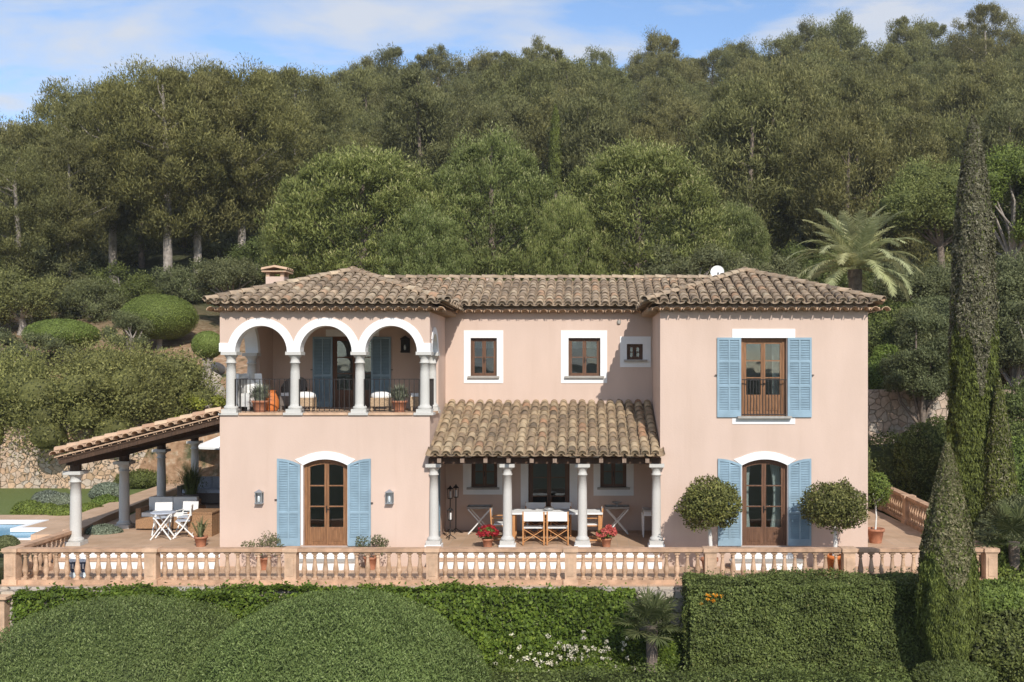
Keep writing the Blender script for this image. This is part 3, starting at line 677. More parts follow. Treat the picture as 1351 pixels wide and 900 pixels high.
# porch roof
mb = MB(); px0, px1 = PX(562, -.42)+.03, PX(876, -.42); zp = PZ(603, -.42)
PP = (PZ(534, YM)-zp)/(YM+.42)
def plim(s): return YM+.42-.01 if LX1+.05 < px0+s < RX0-.05 else .4
roof_face(mb, (px0, -.42, zp), (1, 0, 0), (0, 1, 0), px1-px0, lambda s: 0, plim, PP, seed=77)
slab(mb, [(px0+.05, -.3, zp+.12*PP), (px1-.05, -.3, zp+.12*PP), (px1-.05, -.01, zp+.39*PP), (px0+.05, -.01, zp+.39*PP)], .035); slab(mb, [(LX1+.01, -.01, zp+.39*PP), (RX0-.01, -.01, zp+.39*PP), (RX0-.01, YM-.01, zp+3.4*PP), (LX1+.01, YM-.01, zp+3.4*PP)], .035)
part(mb, 'porch_roof', 'tile_porch', fix=False)
mb = MB(); pxb = (PX(566), PX(872)); zb1 = zp-.075; zb0 = PZ(611.5)
mb.box(pxb[0], pxb[1], -.1, .1, zb0, zb1+.02); part(mb, 'porch_beam', 'beam')
for i in range(10):
    x = PX(582+i*30.1); m = MB(); p0 = Vector((x, -.36, zp-.05-.03)); p1 = Vector((x, YM-.02, zp+3.4*PP-.09)); m.bar(p0, p1, .09, .1); o = part(m, 'rafter', 'beam')
    m = MB(); m.box(x-.05, x+.05, -.375, -.35, zp-.15, zp-.045); part(m, 'rafter_end', 'rafter', o)
for px_ in (572.5, 669.5, 768.5, 866.0): column(PX(px_), .0, .12, zb0, .112, 'porch_column', plinth=.12)
# eaves cornice: second row of tiles
def cornice(mb, O, e, W, out, z, sp=.262, seed=0):
    rg = random.Random(seed); O, e, out = Vector(O), Vector(e), Vector(out); n = int(W/sp)
    for i in range(n+1):
        p = O+e*(i*sp+.13)+out*.31; p.z = z-.045
        half_tile(mb, p, -out, e, Vector((0, 0, 1)), .31, .115, .1, .75+rg.uniform(-.25, .2))
    a = O+out*.0; b = O+e*W; q = [a, b, b+out*.2, a+out*.2]
    vs = [Vector((v.x, v.y, z+.012)) for v in q]+[Vector((v.x, v.y, z+.055)) for v in q]
    mb.add(vs, [(0, 1, 2, 3), (7, 6, 5, 4), (0, 4, 5, 1), (2, 6, 7, 3), (1, 5, 6, 2), (3, 7, 4, 0)], .8)
mb = MB(); zc = 6.06
cornice(mb, (LX0-.25, 0, 0), (1, 0, 0), LX1-LX0+.5, (0, -1, 0), zc, seed=1); cornice(mb, (RX0-.25, 0, 0), (1, 0, 0), RX1-RX0+.5, (0, -1, 0), zc, seed=2)
cornice(mb, (LX1+.3, YM, 0), (1, 0, 0), RX0-LX1-.6, (0, -1, 0), zc+.12, seed=3)
cornice(mb, (LX1, 0, 0), (0, 1, 0), YM-.3, (1, 0, 0), zc, seed=4); cornice(mb, (RX0, 0, 0), (0, 1, 0), YM-.3, (-1, 0, 0), zc, seed=5); cornice(mb, (LX0, 0, 0), (0, 1, 0), 8, (-1, 0, 0), zc, seed=6); cornice(mb, (RX1, 0, 0), (0, 1, 0), 8, (1, 0, 0), zc, seed=7)
part(mb, 'eaves_cornice', 'tile_new', fix=False)
# chimneys, dish, vent
def chimney(x, y, z0, z1, w, capd=True):
    c = MB(); c.box(x-w, x+w, y-w, y+w, z0, z1); o = part(c, 'chimney', 'pink')
    if capd:
        c = MB()
        for i in (-1, 1):
            for j in (-1, 1): c.box(x+i*w*.8-.05, x+i*w*.8+.05, y+j*w*.8-.05, y+j*w*.8+.05, z1, z1+.13)
        c.box(x-w-.1, x+w+.1, y-w-.1, y+w+.1, z1+.13, z1+.17)
        for i in range(4): half_tile(c, Vector((x-w-.12, y-w+i*2*w/3, z1+.18)), Vector((1, 0, .25)), Vector((0, 1, 0)), Vector((0, 0, 1)), w+.14, .09, .08, .6); half_tile(c, Vector((x+w+.12, y-w+i*2*w/3, z1+.18)), Vector((-1, 0, .25)), Vector((0, 1, 0)), Vector((0, 0, 1)), w+.14, .09, .08, .6)
        part(c, 'chimney_cap', 'tile_new', o, fix=False)
chimney(PX(366, 5), 5, 6.3, PZ(366, 5), .27); chimney(PX(646, 6.2), 6.2, 6.8, PZ(363, 6.2), .1, False)
c = MB(); Y = 4.2; cx, cz = PX(946.5, Y), PZ(359.5, Y)
pr_ = [(0.001, .0), (.08, .006), (.15, .025), (.2, .05)]
vs = []; n = 18; tilt = Matrix.Rotation(R(72), 4, 'X') @ Matrix.Rotation(R(-10), 4, 'Y')
for (r_, h_) in pr_:
    for k in range(n): vs.append(Vector((cx, Y, cz)) + tilt @ Vector((r_*math.cos(2*PI*k/n), r_*math.sin(2*PI*k/n), h_)))
c.add(vs, [(i*n+k, i*n+(k+1) % n, (i+1)*n+(k+1) % n, (i+1)*n+k) for i in range(3) for k in range(n)], smooth=True)
o = part(c, 'satellite_dish', 'white_paint', fix=False); c = MB(); c.bar((cx, Y+.03, cz-.6), (cx, Y+.03, cz), .04); c.bar((cx, Y, cz-.05), (cx-.02, Y-.2, cz-.05), .015); c.box(cx-.03, cx+.01, Y-.24, Y-.18, cz-.08, cz-.02); part(c, 'dish_mast', 'iron', o)
c = MB(); c.lathe((PX(816.5, YM), YM-.01, PZ(425, YM)), [(.05, -.05), (.06, 0), (.05, .05)], 12); part(c, 'wall_vent', 'stone_grey')

# ================================================================ terraces (setting)
def structure(mb, name, mat, fix=True): return tag(mb.build(name, mat, None, fix), kind='structure')
BX0, BX1, BY = PX(17, -2.1), 9.62, -2.1
TL = PX(100, .6)-.35
c = MB()
c.plate([(TL, .0), (LX0, .0), (LX0, 12.3), (PX(257, 12.3)-.35, 12.3)], [], -.08, 0, lambda u, v, a: (u, v, a))
c.box(LX1+.002, RX0-.002, -.02, YM, -.08, .0); c.box(RX1, 9.55, 0, 8.2, -.08, .0)
structure(c, 'raised_terrace_floor', 'paving')
c = MB()
c.plate([(TL+.02, .02), (LX0, .02), (LX0, 12.2), (PX(257, 12.3)-.3, 12.2)], [], -.6, -.081, lambda u, v, a: (u, v, a))
c.box(LX1+.01, RX0-.01, .0, YM-.01, -.6, -.081); structure(c, 'terrace_riser', 'white')
c = MB(); c.box(RX1+.01, 9.5, .02, 8.1, -.6, -.081); structure(c, 'terrace_riser', 'pink')
c = MB()
for (a, b) in ((TL+.3, LX0-.0), (LX1-.02, RX0+.02)):
    c.box(a, b, -.32, .0, -.5, -.26)
structure(c, 'terrace_step_riser', 'white')
c = MB()
for (a, b) in ((TL+.27, LX0-.0), (LX1-.04, RX0+.04)): c.box(a, b, -.35, -.0, -.26, -.225)
c.box(TL, LX0, -.03, 0, -.045, .004)
c.box(LX1+.004, RX0-.004, -.05, -.021, -.045, .004); c.box(RX1, 9.5, -.03, 0, -.045, .004)
structure(c, 'terrace_step_edge', 'cotto')
c = MB(); c.box(BX0-.25, BX1+.25, -2.42, .0, -.56, -.45); structure(c, 'lower_terrace_floor', 'paving')
# balustrades
def baluster_mesh(h):
    c = MB(); c.box(-.062, .062, -.062, .062, 0, .045); c.box(-.062, .062, -.062, .062, h-.04, h)
    c.lathe((0, 0, .045), [(.05, 0), (.055, .02), (.036, .04), (.04, .06), (.062, .13), (.068, .18), (.06, .24), (.045, .33), (.034, .42*h/.6), (.03, h-.17), (.045, h-.155), (.045, h-.135), (.03, h-.125), (.05, h-.09), (.055, h-.086)], 12)
    return c.mesh('baluster', True)
HB = .83; BM = baluster_mesh(HB-.20)
def balustrade(label, pts, per, z=-.45, ends=True, piers=None):
    """pts: pier positions; per: balusters per bay"""
    root = empty('balustrade', (pts[0][0], pts[0][1], z), label, 'balustrade'); ox, oy = pts[0]
    P = [Vector((p[0]-ox, p[1]-oy, 0)) for p in pts]
    for i, p in enumerate(P):
        if piers and i not in piers: continue
        c = MB(); hw = .135
        c.box(p.x-hw, p.x+hw, p.y-hw, p.y+hw, .1, HB-.06); c.box(p.x-hw-.035, p.x+hw+.035, p.y-hw-.035, p.y+hw+.035, 0, .12); c.box(p.x-hw-.04, p.x+hw+.04, p.y-hw-.04, p.y+hw+.04, HB-.07, HB+.012); c.box(p.x-hw-.02, p.x+hw+.02, p.y-hw-.02, p.y+hw+.02, HB-.1, HB-.07)
        c.box(p.x-.08, p.x+.08, p.y-hw-.012, p.y-hw, .2, HB-.2)
        part(c, 'pier', 'cotto', root)
    for a, b in zip(P[:-1], P[1:]):
        d = (b-a); L = d.length; d /= L; q = Matrix.Translation(a) @ d.to_track_quat('X', 'Z').to_matrix().to_4x4()
        c = MB(); c.box(.17, L-.17, -.115, .115, HB-.075, HB, M4=q); c.box(.17, L-.17, -.085, .085, HB-.10, HB-.075, M4=q); part(c, 'handrail', 'cotto_dark', root)
        c = MB(); c.box(.17, L-.17, -.1, .1, 0, .1, M4=q); part(c, 'base_course', 'cotto_dark', root)
        n = per
        for k in range(n):
            o = newobj('baluster', BM, 'cast', root); t = .17+(L-.34)*(k+.5)/n; pp = a+d*t; o.location = (pp.x, pp.y, .1); o.rotation_euler = (random.uniform(-.012, .012), random.uniform(-.012, .012), math.atan2(d.y, d.x)+random.uniform(-.05, .05))
    return root
pier_px = [17, 201, 385, 571, 753, 937, 1119, 1300]
balustrade('long terracotta balustrade running along the front edge of the terrace above the hedges', [(PX(p, BY), BY) for p in pier_px[:-1]]+[(BX1-.1, BY)], 12)
balustrade('short terracotta balustrade running back from the front corner beside the pool', [(PX(17, BY), BY+.0), (PX(17, BY)-.02, .75)], 11, piers=[1])
balustrade('terracotta balustrade running back along the right side of the terrace beside the cypresses', [(BX1-.1, BY), (BX1-.1, 1.0)], 12, piers=[1])
balustrade('terracotta balustrade on the raised floor, far end of the right side of the house', [(BX1-.1, 1.35), (BX1+.05, 4.3), (BX1+.2, 7.3)], 11, z=.0)
# retaining walls
def wallthing(label, mb, mat, name='stone_wall', cat='stone wall'): o = mb.build(name, mat, None, True); return tag(o, label, cat)
c = MB(); c.box(-13.6, BX1+.12, -2.75, -2.43, -4.2, -.50); c.box(-13.62, BX1+.14, -2.46, -2.40, -.5, -.451)
wallthing('grey rubble retaining wall carrying the front terrace, half hidden by creeper', c, 'rubble')
c = MB(); c.box(-34, -13.62, -2.70, -2.43, -4.6, -.35); wallthing('rubble wall of the pool terrace at the left edge of the photo', c, 'rubble')
c = MB(); xx = PX(4, -2.8); c.box(xx-.13, xx+.13, -2.98, -2.76, -4.2, -.62); c.box(xx-.2, xx+.2, -3.05, -2.71, -.62, -.56)
tag(c.build('gate_post', 'cotto', None, True), 'sandstone post below the left end of the balustrade', 'post')
c = MB(); c.box(-34, PX(90, 13.5), 13.7, 14.1, -.2, 2.35); c.box(-24.2, -22.5, 13.2, 13.69, -.2, 1.6); wallthing('pale ochre stone wall behind the lawn and the pool', c, 'rubble_warm')
c = MB()
pts_ = [(PX(90, 13.6), 13.6), (-17.2, 14.4), (-14, 15.2), (-10, 15.6), (-4, 15.6)]
for a, b in zip(pts_[:-1], pts_[1:]): c.bar((a[0], a[1], 1.1), (b[0], b[1], 1.25), .5, 2.7)
wallthing('rough orange stone bank behind the covered terrace', c, 'rubble_warm', 'stone_bank', 'stone bank')
c = MB()
for i in range(10):
    a = (7.0+i*1.2, 10.4-.012*(i-2)**2*1.2); b = (7.0+(i+1)*1.2, 10.4-.012*(i-1)**2*1.2); c.bar((a[0], a[1], 1.9), (b[0]+.05, b[1], 1.9), .45, 3.9)
wallthing('pinkish dry stone terrace wall behind the right corner of the house', c, 'rubble_pink')
# lawn, pool, paths
c = MB(); c.box(-40, PX(290, 13), 5.3, 13.7, -.13, -.03); structure(c, 'lawn', 'lawn')
c = MB(); c.plate([(-40, .2), (TL-.02, .2), (TL-.7, 6.1), (-16, 6.2), (-40, 6.2)], [[(-40+.01, 1.6), (-14.9, 1.6), (-14.9, 3.3), (-16.3, 3.3), (-16.3, 4.8), (-40+.01, 4.8)]], -.13, -.01, lambda u, v, a: (u, v, a)); structure(c, 'pool_terrace_paving', 'paving')
c = MB(); c.box(-39.9, -14.95, 1.62, 4.75, -.13, -.1); structure(c, 'pool_water', 'water')
c = MB(); c.plate([(-38, 1.4), (-14.7, 1.4), (-14.7, 3.5), (-16.1, 3.5), (-16.1, 5.0), (-38, 5.0)], [[(-37.9, 1.62), (-14.92, 1.62), (-14.92, 3.28), (-16.32, 3.28), (-16.32, 4.78), (-37.9, 4.78)]], -.09, .012, lambda u, v, a: (u, v, a)); structure(c, 'pool_coping', 'white')
c = MB()
P1 = [(TL-.1, 1.1), (-14.2, 4.5), (-14.7, 9), (-15.0, 12.6), (-13.5, 14.6)]; 
for (a, b) in zip(P1[:-1], P1[1:]): c.bar((a[0]-.45, a[1], .04), (b[0]-.45, b[1], .04), 1.0, .3)
structure(c, 'garden_path', 'paving')

# ================================================================ covered terrace on the left
pg = empty('covered_terrace', (LX0, 0, 0), 'open sided lean-to roof on granite columns, left of the house', 'pergola')
pg.location = (0, 0, 0)
YB = 12.2; EX = PX(67, -.1); ez = PZ(603, -.1); hz_ = PZ(548, 0); sl = (hz_-ez)/(LX0-EX)
cols = [(PX(100, .6), .6), (PX(164, 3.5), 3.5), (PX(213, 8.0), 8.0), (PX(257, 12.0), 12.0)]
zc1 = 1.92
for i, (x, y) in enumerate(cols): column(x, y, .0, zc1, .135, 'column', parent=pg)
c = MB()
# timber posts between capital and beam, eave beam, rafters
for (x, y) in cols: c.lathe((x, y, zc1), [(.14, 0), (.14, .17)], 12)
for a, b in zip(cols[:-1], cols[1:]): c.bar((a[0], a[1]-.3, zc1+.26), (b[0], b[1]+.1, zc1+.26), .2, .2)
part(c, 'eave_beam', 'beam', pg)
c = MB(); vs = [(EX+.1, .02, ez-.03), (LX0-.02, .02, hz_-.03), (LX0-.02, YB, hz_-.03), (EX-1.0, YB, ez-.03-.24)]
slab(c, vs, .07); part(c, 'soffit_boards', 'beam', pg)
for i in range(9):
    y = .12+i*1.45; m = MB(); x_ = EX+.12-(.0 if i == 0 else y*.08); m.bar((x_, y, ez-.16-(x_-EX)*-sl*0), (LX0-.02, y, hz_-.16), .16, .1)
    part(m, 'rafter', 'beam', pg)
# verge: short tiles laid across, capped lengthwise; then field tiles
c = MB(); e = Vector((LX0-EX, 0, hz_-ez)); L = e.length; e /= L; rg = random.Random(3)
nup = Vector((-e.z, 0, e.x)); n = int(L/.235)
for i in range(n+1):
    p = Vector((EX, -.12, ez))+e*(.08+i*(L-.12)/n)
    half_tile(c, p+nup*.03, Vector((0, 1, 0)), e, nup, .42, .105, .1, rg.uniform(.3, .9))
    if i < n: half_tile(c, p-nup*.10+e*.11+Vector((0, .10, 0)), Vector((0, 1, 0)), e, nup, .3, .10, .1, rg.uniform(.2, .6))
caps(c, Vector((EX, .18, ez+.13)), Vector((LX0-.02, .18, hz_+.13)), .12)
slab(c, [(EX+.05, -.05, ez+.0), (LX0-.01, -.05, hz_+.0), (LX0-.01, YB, hz_+.0), (EX-1.0, YB, ez-.24)], .03)
part(c, 'verge_tiles', 'tile_new', pg, fix=False)
c = MB(); roof_face(c, (EX, .35, ez+.02), (0, 1, 0), (1, 0, 0), YB-.4, lambda s: 0, lambda s: LX0-EX-.03, sl, seed=90); part(c, 'roof_tiles', 'tile_new', pg, fix=False)
for o_ in pg.children:
    if o_.name.startswith('verge') : pass

# ================================================================ furniture
def at(o, x, y, z=0, rz=0): o.location = (x, y, z); o.rotation_euler = (0, 0, rz); return o
def director_chair(loc, rz, label, src=[None]):
    if src[0]:
        r = copy_tree(src[0]); r['label'] = label; return at(r, *loc, rz)
    r = empty('director_chair', loc, label, 'chair', 'director chairs round the white dining table', rz); f = MB()
    w_, d_ = .27, .22
    for s in (-1, 1):
        f.bar((s*w_, -d_, 0), (s*w_, -d_, .62), .035); f.bar((s*w_, d_, 0), (s*w_, d_+.06, .88), .035)
        f.bar((s*w_, -d_-.05, .04), (s*w_, d_+.05, .04), .035, .03); f.bar((s*w_, -d_-.03, .62), (s*w_, d_+.03, .62), .05, .025); f.bar((s*w_, -d_, .42), (s*w_, d_, .42), .03)
    for y in (-d_+.03, d_-.03): f.bar((-w_, y, .08), (w_, y, .42), .028, .018); f.bar((w_, y+.02, .08), (-w_, y+.02, .42), .028, .018)
    part(f, 'frame', 'chair_wood', r); c = MB(); c.box(-w_, w_, -d_+.02, d_-.02, .435, .455); part(c, 'seat', 'canvas', r)
    c = MB(); c.box(-w_-.01, w_+.01, d_+.035, d_+.055, .63, .87); part(c, 'backrest', 'canvas', r); src[0] = r; return at(r, *loc, rz)
Yt = 1.35
tx0, tx1 = PX(675, Yt), PX(770, Yt)
r = empty('dining_table', ((tx0+tx1)/2, Yt, 0), 'long white topped dining table under the tiled porch', 'table'); tw = (tx1-tx0)/2
c = MB(); c.box(-tw, tw+.5, -.42, .42, .735, .78); part(c, 'table_top', 'canvas', r)
for sx in (-tw+.08, tw+.42):
    for sy in (-.34, .34): c = MB(); c.box(sx-.035, sx+.035, sy-.035, sy+.035, 0, .734); part(c, 'leg', 'chair_wood', r)
for (px_, Y, rz, lb) in ((704.5, .72, PI, 'left of the two white director chairs with its back to the terrace edge'), (736, .72, PI, 'right of the two white director chairs with its back to the terrace edge'), (706, 2.1, 0, 'director chair on the far side of the table, left one against the porch door'), (740, 2.1, 0, 'director chair on the far side of the table, right one against the porch door'), (662, 1.35, PI/2, 'director chair at the left end of the table, half behind a column'), (781, 1.35, -PI/2, 'director chair at the right end of the table beside the second column')):
    director_chair((PX(px_, Y), Y, 0), rz, lb)
c = MB(); c.lathe((0, 0, 0), [(.05, 0), (.11, .03), (.15, .08), (.14, .085), (.09, .05), (.02, .03)], 16); o = c.build('bowl', 'metal'); at(o, PX(724, Yt), Yt, .78); tag(o, 'small metal bowl on the dining table', 'bowl')
def tray_stand(px_, Y, label, item):
    x = PX(px_, Y); r = empty('tray_table', (x, Y, 0), label, 'side table', 'folding tray tables against the porch wall'); w_ = .30; f = MB()
    for y in (-.2, .2): f.bar((-w_, y, 0), (w_, y, .68), .03); f.bar((w_, y+.02, 0), (-w_, y+.02, .68), .03)
    for s in (-1, 1): f.bar((s*w_, -.2, .01), (s*w_, .22, .01), .025); f.bar((s*w_, -.2, .68), (s*w_, .22, .68), .025)
    part(f, 'folding_legs', 'white_paint', r); c = MB(); c.box(-.33, .33, -.24, .24, .70, .72)
    for s in (-1, 1): c.box(s*.33-.01, s*.33+.01, -.24, .24, .721, .76); c.box(-.33, .33, s*.24-.01, s*.24+.01, .721, .76)
    part(c, 'tray', 'stone_grey', r); return x
xa = tray_stand(633, 2.5, 'folding tray table with crossed legs, below the left porch window', 0); xb = tray_stand(814, 2.5, 'folding tray table with crossed legs, below the right porch window', 1)
c = MB(); c.lathe((0, 0, 0), [(.07, 0), (.02, .02), (.02, .09), (.13, .13), (.14, .15), (.02, .12)], 14); o = c.build('candle_dish', 'metal'); at(o, xb, 2.5, .72); tag(o, 'small footed dish on the right tray table', 'dish')
Y = 2.0; r = empty('console_table', (PX(858, Y), Y, 0), 'white half round console table with a dark top at the right end of the porch', 'console table')
c = MB(); c.plate([(.3, -.5)]+[(.3-.55*math.cos(a*PI/12), -.5*math.cos(a*PI/12) if False else .5*math.sin((a-6)*PI/12)) for a in range(1, 12)]+[(.3, .5)], [], .74, .78, lambda u, v, a: (u, v, a)); part(c, 'table_top', 'stone_grey', r)
c = MB(); c.box(-.2, .28, -.38, .38, .60, .739); part(c, 'apron', 'white_paint', r)
for (x, y) in ((-.2, -.2), (-.2, .2), (.2, -.42), (.2, .42)): c = MB(); c.lathe((x, y, 0), [(.018, 0), (.035, .45), (.04, .62)], 8); part(c, 'leg', 'white_paint', r)
for (px_, Y, h, lb) in ((594, 2.55, .95, 'tall black iron storm lantern pole, left one beside the porch shutter'), (601.5, 2.6, .98, 'tall black iron storm lantern pole with thin legs, right of its twin'), (594, 1.5, .5, 'short white and iron lantern stand on the porch floor')):
    r = empty('lantern_stand', (PX(px_, Y), Y, 0), lb, 'lantern', 'iron lantern stands at the left end of the porch'); c = MB()
    for k in range(3): a = k*2*PI/3+.4; c.bar((.16*math.cos(a), .16*math.sin(a), 0), (0, 0, .12), .02)
    c.bar((0, 0, .1), (0, 0, h), .025); c.lathe((0, 0, h), [(.05, 0), (.06, .01), (.06, .02)], 8)
    for k in range(4): a = k*PI/2; c.bar((.06*math.cos(a), .06*math.sin(a), h), (.08*math.cos(a), .08*math.sin(a), h+.27), .012)
    c.lathe((0, 0, h+.27), [(.095, 0), (.03, .06), (.01, .1)], 8); part(c, 'pole', 'iron', r); c = MB(); c.lathe((0, 0, h+.025), [(.035, 0), (.035, .18)], 10); part(c, 'candle', 'canvas', r)
# blue and white lanterns behind the left balusters
for i, (px_, lb) in enumerate(((97, 'blue and white lantern behind the left balusters, the left of two'), (110.5, 'blue and white lantern behind the left balusters, the right of two'))):
    r = empty('lantern', (PX(px_, -1.45), -1.45, -.45), lb, 'lantern', 'blue and white lanterns on the lower terrace'); c = MB()
    c.lathe((0, 0, 0), [(.10, 0), (.11, .03), (.09, .06), (.07, .14)], 10); part(c, 'base', 'glassy', r)
    c = MB(); c.lathe((0, 0, .14), [(.05, 0), (.08, .06), (.10, .2), (.115, .26)], 8); part(c, 'body', 'navy', r)
    c = MB()
    for k in (-1, 1): c.box(k*.035-.018, k*.035+.018, -.118, -.10, .24, .36)
    part(c, 'window', 'canvas', r); c = MB(); c.lathe((0, 0, .40), [(.13, 0), (.12, .03), (.06, .09), (.03, .12), (.04, .15), (.01, .18)], 10); part(c, 'lid', 'white_paint', r)
# left terrace: bistro table and folding chairs
def folding_chair(loc, rz, label, src=[None]):
    if src[0]: r = copy_tree(src[0]); r['label'] = label; return at(r, *loc, rz)
    r = empty('folding_chair', loc, label, 'chair', 'white folding chairs on the covered terrace', rz); f = MB()
    for s in (-1, 1):
        f.tube([(s*.21, -.26, 0), (s*.21, .0, .3), (s*.21, .17, .62), (s*.21, .2, .86)], .022, 6); f.tube([(s*.18, .28, 0), (s*.18, .0, .3), (s*.18, -.2, .47)], .022, 6)
        f.bar((s*.21, -.2, .64), (s*.21, .19, .64), .04, .02)
    f.bar((-.2, .22, .1), (.2, .22, .1), .025); part(f, 'frame', 'white_paint', r)
    c = MB(); c.box(-.2, .2, -.2, .16, .455, .475); part(c, 'seat', 'stripe', r); c = MB(); c.box(-.21, .21, .185, .205, .6, .86); part(c, 'backrest', 'canvas', r); src[0] = r; return r
Yb = 1.5; xb_ = PX(215, Yb)
r = empty('bistro_table', (xb_, Yb, 0), 'small white folding table with crossed legs on the covered terrace', 'table'); c = MB(); c.lathe((0, 0, .70), [(.32, 0), (.33, .012), (.32, .025)], 20); part(c, 'table_top', 'stripe', r)
f = MB()
for y in (-.16, .16): f.bar((-.27, y, 0), (.27, y, .70), .03); f.bar((.27, y+.03, 0), (-.27, y+.03, .70), .03)
part(f, 'folding_legs', 'white_paint', r)
folding_chair((PX(243, 1.8), 1.8, 0), R(-75), 'white folding chair to the right of the small table'); folding_chair((PX(214, 2.3), 2.3, 0), R(10), 'white folding chair behind the small table'); folding_chair((PX(247, 2.5), 2.5, 0), R(-8), 'white folding chair nearest the wicker cabinet, behind the others')
def sofa(loc, rz, w_, label, mat, cush):
    r = empty('sofa', loc, label, 'sofa', None, rz); c = MB(); c.box(-w_, w_, -.4, .4, .05, .38); c.box(-w_, -w_+.14, -.4, .4, .38, .62); c.box(w_-.14, w_, -.4, .4, .38, .62); c.box(-w_+.14, w_-.14, .28, .4, .38, .80); part(c, 'frame', mat, r)
    for k in (-1, 1):
        c = MB(); c.box(k*(w_-.15)/2-(w_-.17)/2, k*(w_-.15)/2+(w_-.17)/2, -.38, .26, .385, .50); part(c, 'seat_cushion', cush, r); c = MB(); c.box(k*(w_-.15)/2-(w_-.17)/2, k*(w_-.15)/2+(w_-.17)/2, .12, .275, .505, .88); part(c, 'back_cushion', cush, r)
sofa((PX(226, 3.4), 3.4, 0), 0, .85, 'brown wicker sofa with white cushions behind the folding chairs', 'wicker', 'canvas')
c = MB(); c.box(-.32, .32, -.4, .4, 0, .62); c.box(-.34, .34, -.42, .42, .621, .66)
for k in range(5): c.box(-.325, .325, -.405+k*.165, -.40+k*.165, .05, .6)
o = c.build('wicker_cabinet', 'wicker', None, True); at(o, PX(271, 2.3), 2.3, 0); tag(o, 'brown wicker cabinet against the left wall of the house', 'cabinet')
sofa((PX(286, 9.0)-.2, 9.0, 0), 0, 1.0, 'long seat with blue white ticking cushions at the far end of the covered terrace', 'wicker_grey', 'stripe')
# parasol
r = empty('parasol', (PX(300, 14.4), 14.4, 0), 'pale grey parasol half hidden behind the left wall of the house', 'parasol'); c = MB(); n = 8; z = PZ(587.5, 14.4)
c.add([(1.25*math.cos(k*2*PI/n), 1.25*math.sin(k*2*PI/n), z) for k in range(n)]+[(0, 0, z+.5)], [(k, (k+1) % n, n) for k in range(n)]); c.add([(1.25*math.cos(k*2*PI/n), 1.25*math.sin(k*2*PI/n), z-.08*(m)) for m in (0, 1) for k in range(n)], [(k, (k+1) % n, n+(k+1) % n, n+k) for k in range(n)]); part(c, 'canopy', 'canvas', r, fix=False); c = MB(); c.bar((0, 0, 0), (0, 0, z+.5), .05); part(c, 'pole', 'white_paint', r)

# ================================================================ plants
def pot_mb(rt, h, z=0): 
    c = MB(); c.lathe((0, 0, z), [(rt*.68, 0), (rt*.74, h*.1), (rt*.95, h*.8), (rt*1.08, h*.82), (rt*1.1, h), (rt*.95, h), (rt*.9, h*.9)], 16); return c
def strands(n, base_r, length, w_, z0, spread, mid=.5):
    Vs = []; 
    a = RNG.uniform(0, 2*PI, n); out = RNG.uniform(.05, spread, n); L = length*RNG.uniform(.6, 1.15, n)
    for i in range(n):
        d = np.array([math.cos(a[i]), math.sin(a[i]), 0]); p0 = d*base_r*RNG.uniform(0, 1)+[0, 0, z0]
        p1 = p0+d*out[i]*L[i]*.4+[0, 0, L[i]*.6]; p2 = p0+d*out[i]*L[i]+[0, 0, L[i]*(1-.45*out[i])]
        s = np.array([-d[1], d[0], 0])*w_; Vs += [p0-s, p0+s, p1+s*.9, p1-s*.9, p1-s*.9, p1+s*.9, p2+s*.2, p2-s*.2]
    return np.array(Vs)
def potted(name, x, y, z, rt, h, label, cat, kind, potmat='pot', leafm='dull', s=.35, group=None):
    r = empty(name, (x, y, z), label, cat, group); part(pot_mb(rt, h), 'pot', potmat, r)
    c = MB(); c.lathe((0, 0, h*.9), [(rt*.92, 0), (.01, .015)], 12); part(c, 'soil', 'soil', r)
    if kind == 'tuft':
        V = strands(260, rt*.7, s, .012, h*.9, .75); V2, R2 = clumps([np.array([0, 0, h+s*.25])], [s*.5], 500, .07, .018, .7, .7, -.3, 1, .3, .4)
        newobj('foliage', soup('foliage', np.concatenate([V, V2]), np.concatenate([RNG.uniform(.3, 1, len(V)//4), R2])), leafm, r)
    elif kind == 'sparse':
        cs = rdirs(14, -.1)*s*.75*np.array([1, 1, .8])+[0, 0, h+s*.35]
        V, R_ = clumps(cs, [s*.28]*14, 60, .06, .03, .8, 1, -1, .4, .3, 0); newobj('foliage', soup('foliage', V, R_), leafm, r)
        t = MB()
        for q in cs: t.tube([(0, 0, h*.9), tuple(np.array(q)*.5+[0, 0, h*.45]), tuple(q)], .006, 5)
        part(t, 'twigs', 'bark', r)
    elif kind == 'flower':
        V, R_ = clumps([np.array([0, 0, h+s*.35])], [s*.7], 420, .10, .05, .7, .8, -.4, .4, .2, .5); newobj('foliage', soup('foliage', V, R_), 'bright', r)
        cs = rdirs(26, -.2)*s*.8*np.array([1, 1, .8])+[0, 0, h+s*.42]; V, R_ = clumps(cs, [s*.2]*26, 34, .06, .045, .8, 1, -1, .2, .2, 0); newobj('blossoms', soup('blossoms', V, R_), leafm, r)
    elif kind == 'agave':
        V = strands(26, rt*.3, s, .022, h*.9, .9); newobj('foliage', soup('foliage', V, RNG.uniform(.2, 1, len(V)//4)), leafm, r)
    return r
potted('potted_plant', PX(343, .7), .7, ZF, .2, .3, 'bushy grey green plant in a terracotta pot behind the first loggia arch', 'potted plant', 'tuft', leafm='lavender', s=.5)
potted('potted_plant', PX(527, .6), .6, ZF, .19, .3, 'spiky grey green plant in a terracotta pot behind the third loggia arch', 'potted plant', 'tuft', leafm='lavender', s=.48)
c = MB(); c.lathe((0, 0, 0), [(.17, 0), (.23, .12), (.22, .3), (.15, .46), (.12, .5), (.15, .56)], 16); o = c.build('urn', 'pot_orange', None, True); at(o, PX(357, 1.2), 1.2, ZF); tag(o, 'bright orange clay urn beside the plant on the loggia', 'urn')
